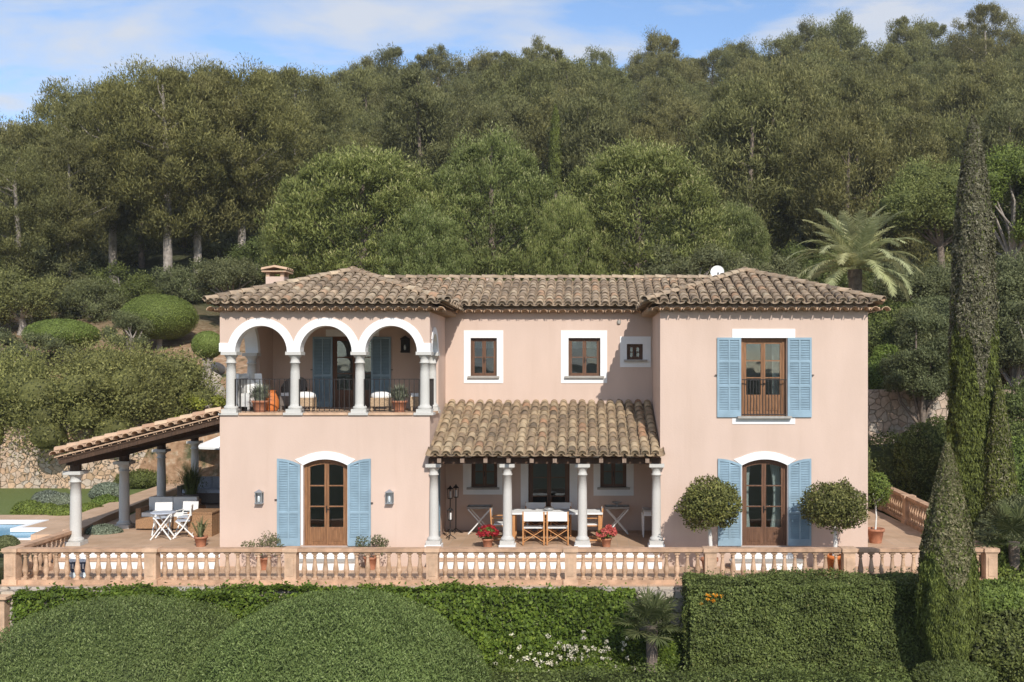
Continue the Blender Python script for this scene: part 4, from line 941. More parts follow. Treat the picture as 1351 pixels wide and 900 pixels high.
def stool(px_, Y, lb):
    x = PX(px_, Y); r = empty('wicker_stool', (x, Y, ZF), lb, 'stool', 'wicker footstools on the loggia'); c = MB(); c.box(-.24, .24, -.22, .22, .12, .36)
    for i in (-1, 1):
        for j in (-1, 1): c.box(i*.21-.025, i*.21+.025, j*.19-.025, j*.19+.025, 0, .12)
    part(c, 'frame', 'wicker_pale', r); c = MB(); c.lathe((0, 0, .361), [(.31, 0), (.33, .05), (.3, .11), (.18, .15), (.02, .16)], 12, sx=.85, sy=.72); part(c, 'cushion', 'canvas', r)
stool(403, 1.3, 'pale wicker footstool with a white cushion behind the second loggia column'); stool(503, 1.3, 'pale wicker footstool with a white cushion right of the third loggia column')
def armchair(px_, Y, rz, lb, mat):
    x = PX(px_, Y); r = empty('wicker_armchair', (x, Y, ZF), lb, 'armchair', 'wicker armchairs on the loggia', rz); c = MB(); c.box(-.32, .32, -.3, .3, .12, .38)
    n = 12; 
    vs = []
    for (zz, k) in ((.38, 1), (.9, 1.08)):
        for i in range(n+1):
            a = PI*i/n; h = zz if zz < .5 else .62+.3*math.sin(a)
            for q in (1, .9): vs.append((.34*math.cos(a)*k*q, .3*math.sin(a)*k*q, h))
    m = 2*(n+1); fs = []
    for i in range(n):
        fs += [(2*i, 2*i+2, m+2*i+2, m+2*i), (2*i+1, m+2*i+1, m+2*i+3, 2*i+3), (m+2*i, m+2*i+2, m+2*i+3, m+2*i+1)]
    c.add(vs, fs); 
    for i in (-1, 1):
        for j in (-1, 1): c.box(i*.28-.025, i*.28+.025, j*.26-.025, j*.26+.025, 0, .12)
    part(c, 'frame', mat, r); c = MB(); c.box(-.28, .28, -.28, .2, .385, .47); part(c, 'cushion', 'canvas', r); return r
armchair(388, 2.3, R(0), 'grey wicker armchair behind the second loggia column', 'wicker_grey'); a_ = armchair(556, 1.7, R(-80), 'honey wicker armchair with a white cushion at the right end of the loggia', 'wicker_pale')
r = armchair(330, 1.6, R(60), 'armchair draped with a white throw at the left end of the loggia', 'white_paint')
c = MB(); vs = []
for j in range(6):
    for i in range(9): a = PI*i/8; q = 1.12+.06*math.sin(i*2.2+j); vs.append((.36*math.cos(a)*q, .33*math.sin(a)*q, 1.0-.16*j+.02*math.sin(i*3)))
c.add(vs, [(j*9+i, j*9+i+1, (j+1)*9+i+1, (j+1)*9+i) for j in range(5) for i in range(8)], smooth=True); part(c, 'throw', 'canvas', r, fix=False)
potted('potted_shrub', PX(348, -.4), -.4, -.45, .17, .32, 'sparse flowering shrub in a terracotta pot left of the left arched door', 'potted shrub', 'sparse', s=.55)
potted('potted_shrub', PX(489, -.35), -.35, -.45, .17, .32, 'sparse twiggy shrub in a terracotta pot right of the left arched door', 'potted shrub', 'sparse', s=.5)
potted('potted_flowers', PX(643.5, .15), .15, 0, .14, .24, 'deep red flowers in a terracotta pot beside the second porch column', 'potted flowers', 'flower', leafm='red', s=.29)
potted('potted_flowers', PX(800, .2), .2, 0, .13, .24, 'coral pink flowers in a terracotta pot beside the third porch column', 'potted flowers', 'flower', leafm='coral', s=.28)
potted('potted_agave', PX(265, .35), .35, 0, .16, .26, 'small agave in a terracotta pot by the left corner of the house', 'potted plant', 'agave', leafm='dull', s=.6)
potted('potted_palm', PX(252, 8.3), 8.3, 0, .25, .4, 'dark leafy plant in a pot at the far column of the covered terrace', 'potted plant', 'tuft', 'wicker_grey', 'hedge', 1.1)
def ball_tree(x, y, z, rt, h, cz, rx, rz_, label, potmat, trunkmat, n, leafm, L=.075, W=.04, tr=.05):
    r = empty('potted_tree', (x, y, z), label, 'potted tree'); part(pot_mb(rt, h), 'pot', potmat, r); c = MB(); c.lathe((0, 0, h*.9), [(rt*.92, 0), (.01, .015)], 12); part(c, 'soil', 'soil', r)
    c = MB(); c.tube([(0, 0, h*.9), (.03, .02, h+.3), (-.02, 0, cz-z-rz_*.3)], [tr*1.3, tr, tr*.9], 8)
    for k in range(6): a = k*1.05; c.tube([(0, 0, cz-z-rz_*.9), (.25*math.cos(a), .25*math.sin(a), cz-z-rz_*.4), (.45*rx*math.cos(a)*1.3, .45*rx*math.sin(a)*1.3, cz-z)], [tr*.7, tr*.45, .01], 6)
    part(c, 'trunk', trunkmat, r)
    u = rdirs(n, -.92); sd_ = int(abs(x)*10) % 17; q = 1+.20*vnoise(u, 2.6, sd_)+.13*vnoise(u, 8, sd_+2); P = u*np.array([rx, rx, rz_])*(q*RNG.choice([.8, .9, .97, 1.0, 1.03, 1.1], n)*RNG.uniform(.95, 1.04, n))[:, None]+[0, 0, cz-z]
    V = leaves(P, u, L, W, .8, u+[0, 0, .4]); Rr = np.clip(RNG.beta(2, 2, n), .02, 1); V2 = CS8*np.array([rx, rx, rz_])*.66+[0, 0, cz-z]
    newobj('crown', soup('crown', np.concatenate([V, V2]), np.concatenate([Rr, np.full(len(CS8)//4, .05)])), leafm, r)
ball_tree(PX(936, -1.1), -1.1, -.45, .2, .42, PZ(666, -1.1), .69, .58, 'round clipped laurel in a pot left of the right arched door', 'pot', 'limewash', 8000, 'laurel')
ball_tree(PX(1101, -1.1), -1.1, -.45, .2, .5, PZ(667, -1.1), .70, .55, 'round clipped laurel in an orange pot right of the right arched door', 'pot_orange', 'limewash', 8000, 'laurel')
ball_tree(PX(1155, .9), .9, 0, .22, .38, PZ(645.5, .9), .37, .4, 'small lollipop tree in a terracotta pot at the right corner of the house', 'pot', 'limewash', 3000, 'bright', .06, .035, .022)

# --- free shrubs and clipped shapes
def blob(name, c, r, n, L, W, mat, label, cat='shrub', group=None, jit=.7, rough=.08, zmin=-.3, power=2.0, up=.5, core=.86, trunk=None, ns=3.0, parent=None):
    """leafy mass: superellipsoid shell of leaves round a solid core in the dark leaf tone; c is in world space"""
    r = np.array(r, float); u = rdirs(n, zmin)
    if power != 2:
        k = (np.abs(u)**power).sum(1)**(-1/power); 
    else: k = np.ones(n)
    P0 = u*k[:, None]*r; q = 1+rough*vnoise(P0, ns, 1)+rough*.5*vnoise(P0, ns*2.7, 4)
    P = P0*(q*RNG.uniform(.93, 1.03, n))[:, None]
    nr = unit(u*k[:, None]/r*r.min()); V = leaves(P, nr, L, W, jit, nr+[0, 0, up]); Rr = np.clip(RNG.beta(2.2, 2.2, n), .02, 1)
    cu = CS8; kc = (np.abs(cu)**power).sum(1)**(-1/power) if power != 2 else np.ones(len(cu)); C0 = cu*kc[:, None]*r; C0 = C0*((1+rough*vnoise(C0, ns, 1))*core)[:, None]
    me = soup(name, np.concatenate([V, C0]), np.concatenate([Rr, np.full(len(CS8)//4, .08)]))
    if trunk:
        root = empty(name, (c[0], c[1], trunk[0]), label, cat, group); o = newobj('crown', me, mat, root); o.location = (0, 0, c[2]-trunk[0])
        t = MB(); h = c[2]-trunk[0]
        t.tube([(0, 0, -.2), (.05, 0, h*.5), (0, 0, h)], [trunk[1]*1.2, trunk[1], trunk[1]*.7], 8)
        for k in range(5): a = k*1.3; t.tube([(0, 0, h*.3), (.5*r[0]*math.cos(a), .5*r[1]*math.sin(a), h*.9)], [trunk[1]*.7, trunk[1]*.3], 6)
        part(t, 'trunk', 'bark_pale', root); return root
    o = newobj(name, me, mat); o.location = tuple(c); return tag(o, label, cat, group)
# foreground mounds
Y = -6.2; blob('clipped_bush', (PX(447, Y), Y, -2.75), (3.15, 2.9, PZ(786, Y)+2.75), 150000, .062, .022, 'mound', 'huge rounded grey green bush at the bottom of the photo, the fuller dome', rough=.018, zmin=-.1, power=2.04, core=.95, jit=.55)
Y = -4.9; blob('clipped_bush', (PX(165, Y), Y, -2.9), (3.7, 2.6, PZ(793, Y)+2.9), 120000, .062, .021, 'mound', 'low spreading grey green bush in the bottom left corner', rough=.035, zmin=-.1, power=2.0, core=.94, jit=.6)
# hedge on the right, creeper on the wall
def slabfoliage(name, x0, x1, y0, y1, z0, z1, n, L, W, mat, label, cat, rough=.12, zb=None, ns=1.7, group=None, drop=None, core=True):
    A_f, A_t, A_s = (x1-x0)*(z1-z0), (x1-x0)*(y1-y0), (y1-y0)*(z1-z0); tot = A_f+A_t+2*A_s; Vs = []; Rs = []
    for (k, nrm) in ((A_f, (0, -1, 0)), (A_t, (0, 0, 1)), (A_s, (-1, 0, 0)), (A_s, (1, 0, 0))):
        m = int(n*k/tot); U = RNG.uniform(0, 1, (m, 3)); P = np.stack([x0+(x1-x0)*U[:, 0], y0+(y1-y0)*U[:, 1], z0+(z1-z0)*U[:, 2]], 1)
        if nrm[1] == -1: P[:, 1] = y0
        elif nrm[2] == 1: P[:, 2] = z1
        elif nrm[0] == -1: P[:, 0] = x0
        else: P[:, 0] = x1
        P = P+np.array(nrm)*(rough*1.5*vnoise(P, ns, 2)+rough*.9*vnoise(P, ns*3, 6)+RNG.uniform(-.08, .05, m)+np.where(RNG.uniform(0, 1, m) < .05, RNG.uniform(0, .16, m), 0))[:, None]
        if drop is not None:
            keep = drop(P) > RNG.uniform(0, 1, len(P)); P = P[keep]
        nr = np.tile(np.array(nrm, float), (len(P), 1))+[0, -.1, .35]
        Vs.append(leaves(P, nr, L, W, .75, np.tile([0, -.3, -.3 if mat == 'ivy' else .4], (len(P), 1)))); Rs.append(np.clip(RNG.beta(2.2, 2.2, len(P)), .02, 1))
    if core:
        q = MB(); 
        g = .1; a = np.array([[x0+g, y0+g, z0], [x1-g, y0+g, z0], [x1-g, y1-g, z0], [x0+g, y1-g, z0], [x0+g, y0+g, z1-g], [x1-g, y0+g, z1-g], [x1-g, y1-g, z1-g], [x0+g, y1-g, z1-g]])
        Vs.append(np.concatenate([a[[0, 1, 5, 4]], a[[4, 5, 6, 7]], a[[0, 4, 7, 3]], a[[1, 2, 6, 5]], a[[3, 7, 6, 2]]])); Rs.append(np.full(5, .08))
    return tag(newobj(name, soup(name, np.concatenate(Vs), np.concatenate(Rs)), mat), label, cat, group)
hy = -3.4
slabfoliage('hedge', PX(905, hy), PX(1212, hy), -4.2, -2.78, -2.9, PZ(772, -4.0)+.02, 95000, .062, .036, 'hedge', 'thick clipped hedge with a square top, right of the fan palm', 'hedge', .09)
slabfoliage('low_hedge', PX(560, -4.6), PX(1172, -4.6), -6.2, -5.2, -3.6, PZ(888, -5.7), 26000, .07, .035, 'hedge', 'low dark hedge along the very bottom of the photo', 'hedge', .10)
ix0, ix1 = PX(22, -2.8), PX(838, -2.8)
def drop(P):
    ed = -1.1-.012*0 - np.interp(P[:, 0], [ix0, ix0+1.2, ix0+4, -6, -3, 2], [.25, .35, .1, 1.6, 3.5, 3.5]) + .3*vnoise(P, 2.2, 8)
    return np.clip((P[:, 2]-ed)/.25, 0, 1)
slabfoliage('creeper', ix0, ix1, -2.98, -2.5, -3.6, -.47, 80000, .095, .06, 'ivy', 'bright green creeper hanging over the terrace retaining wall', 'creeper', .10, drop=drop, core=False)
# flower patches low on the creeper
for (px_, py_, n_, mat, lb) in ((765, 868, 90, 'petal', 'white blossoms on a bush at the foot of the creeper, left of the fan palm'), (690, 872, 18, 'petal', 'sparse white blossoms low on the creeper, near the rounded bush'), (935, 790, 9, 'orange_petal', 'small cluster of orange blossoms at the upper left corner of the square hedge')):
    Y = -3.45 if mat == 'petal' else -4.32
    cx_, cz_ = PX(px_, Y), PZ(py_, Y); cs = [np.array([cx_+RNG.normal()*.55, Y+RNG.uniform(-.15, .1), cz_+RNG.normal()*.24]) for _ in range(n_)]
    if mat != 'petal': cs = [np.array([cx_+RNG.normal()*.1, Y, cz_+RNG.normal()*.06]) for _ in range(n_)]
    V, R_ = clumps(cs, [.045 if mat == 'petal' else .03]*n_, 14, .05, .035, .8, 1, -1, .2, .2, 0)
    tag(newobj('blossoms', soup('blossoms', V, R_), mat), lb, 'blossoms', None, 'stuff')
for (px_, py_, rx_, rz2, lb) in ((770, 880, 1.1, .55, 'dark leafy bush at the foot of the creeper carrying white blossoms'), (690, 884, .9, .45, 'dark leafy bush between the rounded dome and the blossoms')):
    blob('shrub', (PX(px_, -3.2), -3.2, PZ(py_, -3.2)-.1), (rx_, .5, rz2), 5000, .09, .04, 'ivy', lb, rough=.15, zmin=-.5)
# bushes at the right bottom
for (px_, py_, Y, rx, rz2, mat, lb) in ((1330, 765, -1.2, 1.3, .9, 'bright', 'bright green bush right of the corner pier'), (1325, 855, -3.4, 1.5, 1.0, 'hedge', 'dark bush right of the small cypress'), (1312, 792, -3.0, 1.0, .42, 'bright', 'bright leafy bush directly below the corner pier'), (878, 862, -3.3, .75, .6, 'ivy', 'dark leafy bush tucked behind the fan palm'), (1256, 893, -5.3, .8, .3, 'hedge', 'low dark bush at the foot of the small cypress'), (1345, 700, 2.5, 1.2, .9, 'dull', 'grey green bush behind the corner pier at the right edge'), (1345, 640, 6, 1.7, 1.5, 'bright', 'leafy green bush beneath the tree at the right edge'), (1180, 640, 8.8, 2.6, 1.8, 'hedge', 'dark hedge below the dry stone wall right of the house'), (1240, 620, 7.2, 1.5, 1.7, 'hedge', 'dark shrub between the stone wall and the tall cypress'), (1225, 655, 10.2+0, 1.5, 1.2, 'hedge', 'dark shrub at the foot of the stone wall by the far balustrade')):
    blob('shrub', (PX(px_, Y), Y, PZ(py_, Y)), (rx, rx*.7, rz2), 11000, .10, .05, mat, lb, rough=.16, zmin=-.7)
# topiary on the hillside
for (px_, py_, rpx, rpz, d_, lb) in ((210, 419, 48, 30.5, 52, 'large clipped green dome standing highest on the hillside left of the house'), (82, 442, 46, 21, 50, 'flat clipped green dome at the left, above the wide shrub mass'), (274, 455, 20, 18, 46, 'small clipped dome half hidden by the left corner of the loggia')):
    Y = d_-26; s = F/d_; x = PX(px_, Y); blob('topiary', (x, Y, PZ(py_, Y)), (rpx/s, rpx/s, rpz/s), 22000, .075, .035, 'box', lb, 'topiary', 'clipped domes on the hillside', rough=.012, zmin=-.95, power=2.0, core=.96, jit=.35, trunk=(tz(x, Y), .12))

# --- trees
def limb_tube(mb, p0, p1, r0, r1, sag=.1):
    p0, p1 = np.array(p0), np.array(p1); m = (p0+p1)/2+RNG.normal(size=3)*np.linalg.norm(p1-p0)*.07+[0, 0, -sag]; mb.tube([tuple(p0), tuple(m), tuple(p1)], [r0, (r0+r1)/2, r1], 5, cap=False)
def pine_meshes(H, rx, crown0, ncl, rcl, n_per, L, W, tr, style='aleppo', lean=0):
    """crown + trunk mesh for one pine; base at origin"""
    cs, rr = [], []; ch = H-crown0
    while len(cs) < ncl:
        u = rdirs(1, -1)[0]; 
        if style == 'stone': 
            if u[1] > .45: continue
            q = RNG.uniform(.86, 1.0); p = np.array([u[0]*rx*q, u[1]*rx*q, crown0+ch*.46+u[2]*ch*.5*q])
        else:
            q = RNG.uniform(.3, 1)**.4; tz_ = u[2]*.5+.5; taper = .45+.65*math.sin(PI*min(1, .18+.72*(1-tz_*.85)))
            p = np.array([u[0]*rx*q*taper, u[1]*rx*q*taper, crown0+ch*(.5+.5*u[2]*min(1, q+.1))])
        p[0] += lean*(p[2]/H); cs.append(p); rr.append(rcl*RNG.choice([.45, .6, .8, 1.0, 1.25]))
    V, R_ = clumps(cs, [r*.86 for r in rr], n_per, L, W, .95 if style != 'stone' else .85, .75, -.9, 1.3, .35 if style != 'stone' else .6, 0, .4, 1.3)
    if style == 'stone':
        m = 15000; u = rdirs(m); q = RNG.uniform(.55, .9, m)[:, None]*(1+.12*vnoise(u, 5, 2))[:, None]; P = u*q*np.array([rx, rx, ch*.5])+[0, 0, crown0+ch*.46]; V = np.concatenate([V, leaves(P, u, L*1.1, W*1.3, .8, u+[0, 0, 1.0])]); R_ = np.concatenate([R_, RNG.beta(2, 3, m)*.8])
    else:
        m = n_per*14; u = rdirs(m); q = RNG.uniform(.2, 1, m)**.5; zz = .5+.5*u[:, 2]*q; tp = .45+.65*np.sin(PI*np.minimum(1, .18+.72*(1-zz*.85))); P = np.stack([u[:, 0]*rx*q*tp+lean*(crown0+ch*zz)/H, u[:, 1]*rx*q*tp, crown0+ch*zz], 1)
        V = np.concatenate([V, leaves(P, u, L, W, .8, u+[0, 0, 1.3])]); R_ = np.concatenate([R_, RNG.beta(2, 2.5, m)])
    t = MB(); pts = [(0, 0, -1.0), (lean*.15, .05, H*.25), (lean*.35+.1, 0, H*.5), (lean*.7, .1, H*.75), (lean*.9, 0, H*.92)]; t.tube(pts, [tr*1.25, tr, tr*.8, tr*.5, tr*.2], 8)
    for p in random.sample(range(len(cs)), min(len(cs), 9)):
        c_ = cs[p]; z0 = max(crown0*.7, c_[2]-np.hypot(c_[0], c_[1])*.55-.3); z0 = min(z0, H*.85); limb_tube(t, (lean*z0/H*.9, 0, z0), c_, tr*.28, tr*.07)
    return soup('pine_crown', V, R_), t.mesh('pine_trunk')
def place_tree(name, meshes, x, y, z, s, rz, label, cat, group, cm, tm='bark'):
    r = empty(name, (x, y, z), label, cat, group, rz); r.scale = (s*random.uniform(.92, 1.08), s*random.uniform(.92, 1.08), s)
    newobj('crown', meshes[0], cm, r); newobj('trunk', meshes[1], tm, r); return r
far = [pine_meshes(11+RNG.uniform(-1, 1), 2.9+RNG.uniform(-.4, .6), 1.2+RNG.uniform(-.4, .8), 95, .95, 340, .30, .062, .17, lean=RNG.uniform(-1, 1)) for _ in range(7)]
near = [pine_meshes(13.5, 3.7, 3.8, 150, .85, 380, .24, .05, .24, lean=RNG.uniform(-1.5, 1.5)) for _ in range(3)]
stone = [pine_meshes(11.4, 4.6, 1.0, 300, .74, 250, .24, .055, .3, 'stone') for _ in range(2)]
# stone pines just behind the house
for i, (px_, top, wpx, d_, lb) in enumerate(((478, 187, 250, 53, 'broad stone pine with a domed crown behind the loggia roof'), (648, 166, 190, 56, 'tallest of the domed stone pines, behind the middle of the roof'), (840, 179, 240, 54, 'broad domed stone pine behind the satellite dish side of the roof'), (400, 232, 110, 58, 'smaller pine leaning against the left side of the broad stone pine'), (965, 262, 110, 58, 'small pale green pine right of the domed stone pines'), (560, 262, 130, 50, 'low bushy pine in the gap between the left and the middle stone pine'), (745, 250, 110, 50, 'low bushy pine in the gap between the middle and the right stone pine'))):
    Y = d_-26; x = PX(px_, Y); zt = PZ(top, Y); z0 = tz(x, Y)-.2; s = (zt-z0)/11.6; r = place_tree('stone_pine', stone[i % 2], x, Y, z0, s, (-.3, .25, -.15, .35, 0, -.2, .3)[i], lb, 'pine tree', None, 'stonepine'); k = (wpx/2*d_/F)/4.9; r.scale = (k, k, s)
# big Aleppo pines left with visible trunks
for i, (px_, top, d_, lb) in enumerate(((222, 80, 62, 'tall pine with a bare pale trunk above the large topiary dome'), (262, 95, 64, 'slender pine with a forked trunk, right of the bare trunked one'), (318, 84, 66, 'tall pine left of the loggia chimney'), (150, 106, 64, 'dense pine left of the bare trunked one'), (395, 92, 74, 'tall pine rising above the left shoulder of the domed pines'), (90, 175, 60, 'bushy pine above the flat topiary dome'), (25, 190, 58, 'pine near the left edge of the photo'), (1302, 8, 128, 'tallest pine on the skyline, near the upper right corner'))):
    Y = d_-26; x = PX(px_, Y); z0 = tz(x, Y)-.2; s = (PZ(top, Y)-z0)/13.8; place_tree('aleppo_pine', near[i % 3], x, Y, z0, s, i*2.3, lb, 'pine tree', None, 'pine', 'bark_pale' if i in (0, 1, 2) else 'bark')
# forest
cnt = 0; y = 42.0; row = 0
while y < 138 and cnt < 290:
    d_ = y+26; xl, xr = PX(-45, y), PX(1400, y); st = 5.6+.012*d_; x = xl+random.uniform(0, st)
    while x < xr:
        xx = x+random.uniform(-1.4, 1.4); yy = y+random.uniform(-2, 2); px_ = CX+xx*F/(yy+26); x += st*random.uniform(.85, 1.15)
        if y < 46 and (px_ < 420): continue
        if y < 50 and 380 < px_ < 960: continue
        if yy > 70: ban = 'upper'
        elif yy > 52: ban = 'middle'
        else: ban = 'lower'
        if yy > 118: ban = 'skyline'
        side = 'left' if px_ < 450 else ('right' if px_ > 900 else 'central')
        lab = {'skyline': f'small pine crown on the {side} part of the skyline', 'upper': f'pine among the crowded forest on the {side} upper slope', 'middle': f'pine among the forest on the {side} middle slope', 'lower': f'pine at the {side} foot of the wooded hill'}[ban]
        if side == 'central': lab = lab.replace('on the central part of the skyline', 'on the skyline above the middle of the house').replace('on the central upper slope', 'on the upper slope above the middle of the house').replace('on the central middle slope', 'on the middle slope above the house').replace('at the central foot', 'at the foot, straight behind the house,')
        z0 = tz(xx, yy)-.3; s = random.uniform(.75, 1.3)*(1.06 if random.random() < .12 else 1)
        if px_ < 150: s *= .80+.15*max(0, px_)/150
        place_tree('forest_pine', far[random.randrange(7)], xx, yy, z0, s, random.uniform(0, 6.28), lab, 'pine tree', f'pines on the {ban} slope, {side}', 'pine'); cnt += 1
    y += 5.6+.012*d_; row += 1
print('forest trees', cnt)
# understory scrub at the foot of the wood
us = []
for _ in range(4):
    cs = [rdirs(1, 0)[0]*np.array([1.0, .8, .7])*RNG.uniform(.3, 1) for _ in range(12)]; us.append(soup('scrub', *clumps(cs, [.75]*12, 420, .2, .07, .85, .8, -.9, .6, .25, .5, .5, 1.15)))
for k in range(110):
    yy = random.uniform(31, 62); px_ = random.uniform(-20, 1380); xx = PX(px_, yy)
    if yy < 36 and px_ < 330: continue
    if 1020 < px_ < 1240 and yy < 45: continue
    o = bpy.data.objects.new('scrub_bush', us[k % 4]); COL.objects.link(o)
    if not us[k % 4].materials: us[k % 4].materials.append(M[('dull', 'carob', 'pine', 'dull')[k % 4]])
    o.location = (xx, yy, tz(xx, yy)); sc_ = random.uniform(1.1, 2.1); o.scale = (sc_*1.2, sc_, sc_); o.rotation_euler = (0, 0, random.uniform(0, 6))
    tag(o, 'scrub bush under the pines at the foot of the wooded hill', 'shrub', 'scrub bushes under the pines')
# broadleaf masses
def bush_tree(label, px_, py_, d_, rx, rz2, mat, n, L, W, trunk=True, ncl=26, name='olive_tree', cat='tree', tm='bark_pale', rcl=.34):
    Y = d_-26; x = PX(px_, Y); zc = PZ(py_, Y); z0 = tz(x, Y); h = zc-z0; cs, rr = [], []
    for _ in range(ncl): u = rdirs(1, -.7)[0]; q = RNG.uniform(.55, .85); cs.append(np.array([u[0]*rx*q, u[1]*rx*q*.8, h+u[2]*rz2*q])); rr.append(min(rx, rz2*1.3)*rcl*RNG.uniform(.8, 1.25))
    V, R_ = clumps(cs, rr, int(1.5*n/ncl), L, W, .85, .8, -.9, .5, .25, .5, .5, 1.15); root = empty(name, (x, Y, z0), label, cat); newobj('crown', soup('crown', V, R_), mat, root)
    t = MB(); tr = .1+.04*rx; hb = max(.3, h-rz2*.5); t.tube([(0, 0, -.3), (.1, 0, hb*.5), (0, 0, hb)], [tr*1.5, tr, tr*.8], 8)
    for c_ in cs[:12]: limb_tube(t, (0, 0, hb*.8), c_, tr*.45, tr*.12, 0)
    part(t, 'trunk', tm, root, fix=False); return root
bush_tree('wide spreading carob tree behind the pool lawn with a thick pale trunk', 118, 538, 40.5, 3.7, 2.2, 'carob', 26000, .13, .06, ncl=44, name='carob_tree', rcl=.45)
bush_tree('leafy carob mass at the left edge above the ochre wall', 20, 545, 41.5, 3.4, 2.4, 'carob', 22000, .13, .06, ncl=36, name='carob_tree', rcl=.45)
bush_tree('bushy green tree between the carob and the rocky bank, left of the loggia', 205, 520, 42.5, 2.6, 1.9, 'carob', 17000, .13, .06, ncl=30, name='carob_tree', rcl=.45)
bush_tree('dull grey shrub poking up above the left carob crown', 30, 465, 48, 3.0, 1.0, 'dull', 8000, .12, .04, name='shrub', cat='shrub')
bush_tree('small pointed conifer scrub left of the large topiary dome', 172, 442, 49, 1.2, 1.3, 'dull', 5000, .12, .035, ncl=14, name='shrub', cat='shrub')
bush_tree('yellow green bush beside the rocky bank left of the loggia', 262, 545, 42, 1.6, .8, 'lemon', 7000, .12, .06, ncl=16, name='shrub', cat='shrub')
bush_tree('olive grey tree against the woods behind the left chimney', 305, 372, 56, 2.3, 1.3, 'dull', 12000, .13, .05, ncl=24)
bush_tree('rounded green bush in the woods at the left edge', 28, 395, 55, 2.4, 1.9, 'carob', 10000, .14, .06, ncl=24, name='shrub', cat='shrub')
bush_tree('green bush in the woods right of the left edge bush', 75, 372, 60, 2.2, 1.5, 'dull', 9000, .15, .06, ncl=22, name='shrub', cat='shrub')
bush_tree('dark leafy tree behind the right eaves and beneath the date palm', 1215, 395, 47, 2.2, 1.6, 'dull', 15000, .13, .05, ncl=26)
bush_tree('olive tree between the right wall of the house and the tall cypress', 1222, 470, 41, 1.6, 2.4, 'dull', 20000, .13, .045, ncl=34)
bush_tree('airy grey green olive tree standing in front of the dry stone wall', 1216, 478, 35.0, 1.25, 2.3, 'dull', 20000, .11, .04, ncl=30, tm='bark')
bush_tree('bright bush above the dry stone wall right of the house', 1165, 490, 40, .9, 1.2, 'bright', 8000, .10, .05, ncl=16, name='shrub', cat='shrub')
bush_tree('tall light green pine behind the tall cypress', 1240, 270, 58, 3.2, 2.6, 'stonepine', 24000, .17, .06, ncl=44, tm='bark')
bush_tree('light green tree filling the right edge above the cypress base', 1335, 270, 50, 2.6, 3.1, 'bright', 26000, .15, .06, ncl=44)
bush_tree('green tree with a pale leaning trunk at the right edge', 1338, 430, 40, 2.0, 3.0, 'dull', 22000, .13, .05, ncl=36)
bush_tree('shrub at the right edge below the pale trunked tree', 1340, 560, 36, 1.5, 1.6, 'hedge', 12000, .11, .05, ncl=24, name='shrub', cat='shrub')
for (px_, py_, d_, rx, rz2, mat, lb) in ((1170, 500, 38.5, 1.5, .9, 'bright', 'bright green bush on top of the dry stone wall, nearest the house'), (1225, 505, 39, 1.5, .8, 'dull', 'dull green bush on top of the dry stone wall, nearer the cypress'), (1175, 445, 43, 1.9, 1.5, 'hedge', 'dark green bush above the wall, below the right eaves'), (1235, 440, 44, 2.0, 1.6, 'dull', 'grey green bush just left of the tall cypress'), (1330, 480, 42, 2.4, 1.6, 'dull', 'dull bush behind the pale trunk at the right edge'), (1335, 610, 34, 2.0, 1.4, 'hedge', 'dark bush low at the right edge, right of the shorter cypress')):
    blob('shrub', (PX(px_, d_-26), d_-26, PZ(py_, d_-26)), (rx, rx*.7, rz2), 12000, .12, .05, mat, lb, rough=.22, zmin=-.7, ns=2.2)
for i, (px_, py_, d_, lb) in enumerate(((1010, 372, 50, 'dark shrub behind the right ridge below the woods'), (1060, 365, 52, 'dark shrub left of the date palm trunk'), (905, 360, 50, 'shrub behind the dish, left side'), (1100, 382, 50, 'low shrub behind the date palm'), (1170, 375, 54, 'dark shrub right of the date palm'), (330, 345, 60, 'shrub under the pines above the left chimney'), (120, 405, 58, 'dark shrub between the two large topiary domes'), (160, 385, 60, 'shrub in the shade of the pines left of the dome'), (248, 375, 62, 'shrub between the two bare pine trunks'))):
    bush_tree(lb, px_, py_, d_, 2.4, 1.5, ('dull', 'hedge')[i % 2], 8000, .14, .05, ncl=20, name='shrub', cat='shrub')
# garden shrubs by the lawn
for i, (px_, py_, d_, rx, rz2, mat, lb) in enumerate(((38, 676, 32.8, .55, .38, 'bright', 'rounded green shrub nearest the pool, first of the low row'), (62, 678, 32.6, .5, .33, 'bright', 'second low green shrub of the row behind the pool'), (85, 680, 32.4, .5, .32, 'bright', 'third low green shrub of the row, left of the front column'), (118, 677, 32.6, .5, .32, 'bright', 'low green shrub right of the front column'), (140, 669, 34, .55, .4, 'bright', 'green shrub left of the second column of the covered terrace'), (63, 661, 34.2, .55, .35, 'lavender', 'silvery lavender bush behind the low shrubs, left one'), (82, 663, 34, .45, .3, 'lavender', 'silvery lavender bush behind the low shrubs, right one'), (142, 650, 35, .6, .35, 'lavender', 'silvery bush beside the carob trunk'), (136, 704, 28.6, .5, .25, 'lavender', 'lavender clump at the edge of the covered terrace floor'), (236, 628, 42, .85, .6, 'lemon', 'bright yellow green rounded bush seen between the far columns'), (276, 631, 43, 1.2, .4, 'lemon', 'low yellow green hedge right of the far column'), (186, 634, 40, 1.0, .45, 'hedge', 'dark low bush behind the third column'), (8, 718, 25.3, .3, .2, 'dull', 'small grey green bush at the left edge in front of the pool'), (180, 600, 42, 1.6, .6, 'dull', 'grey scrub on the bank seen under the lean-to roof'))):
    Y = d_-26; blob('shrub', (PX(px_, Y), Y, PZ(py_, Y)), (rx, rx*.8, rz2), 5000, .07, .03, mat, lb, rough=.1, zmin=-.7, ns=5)
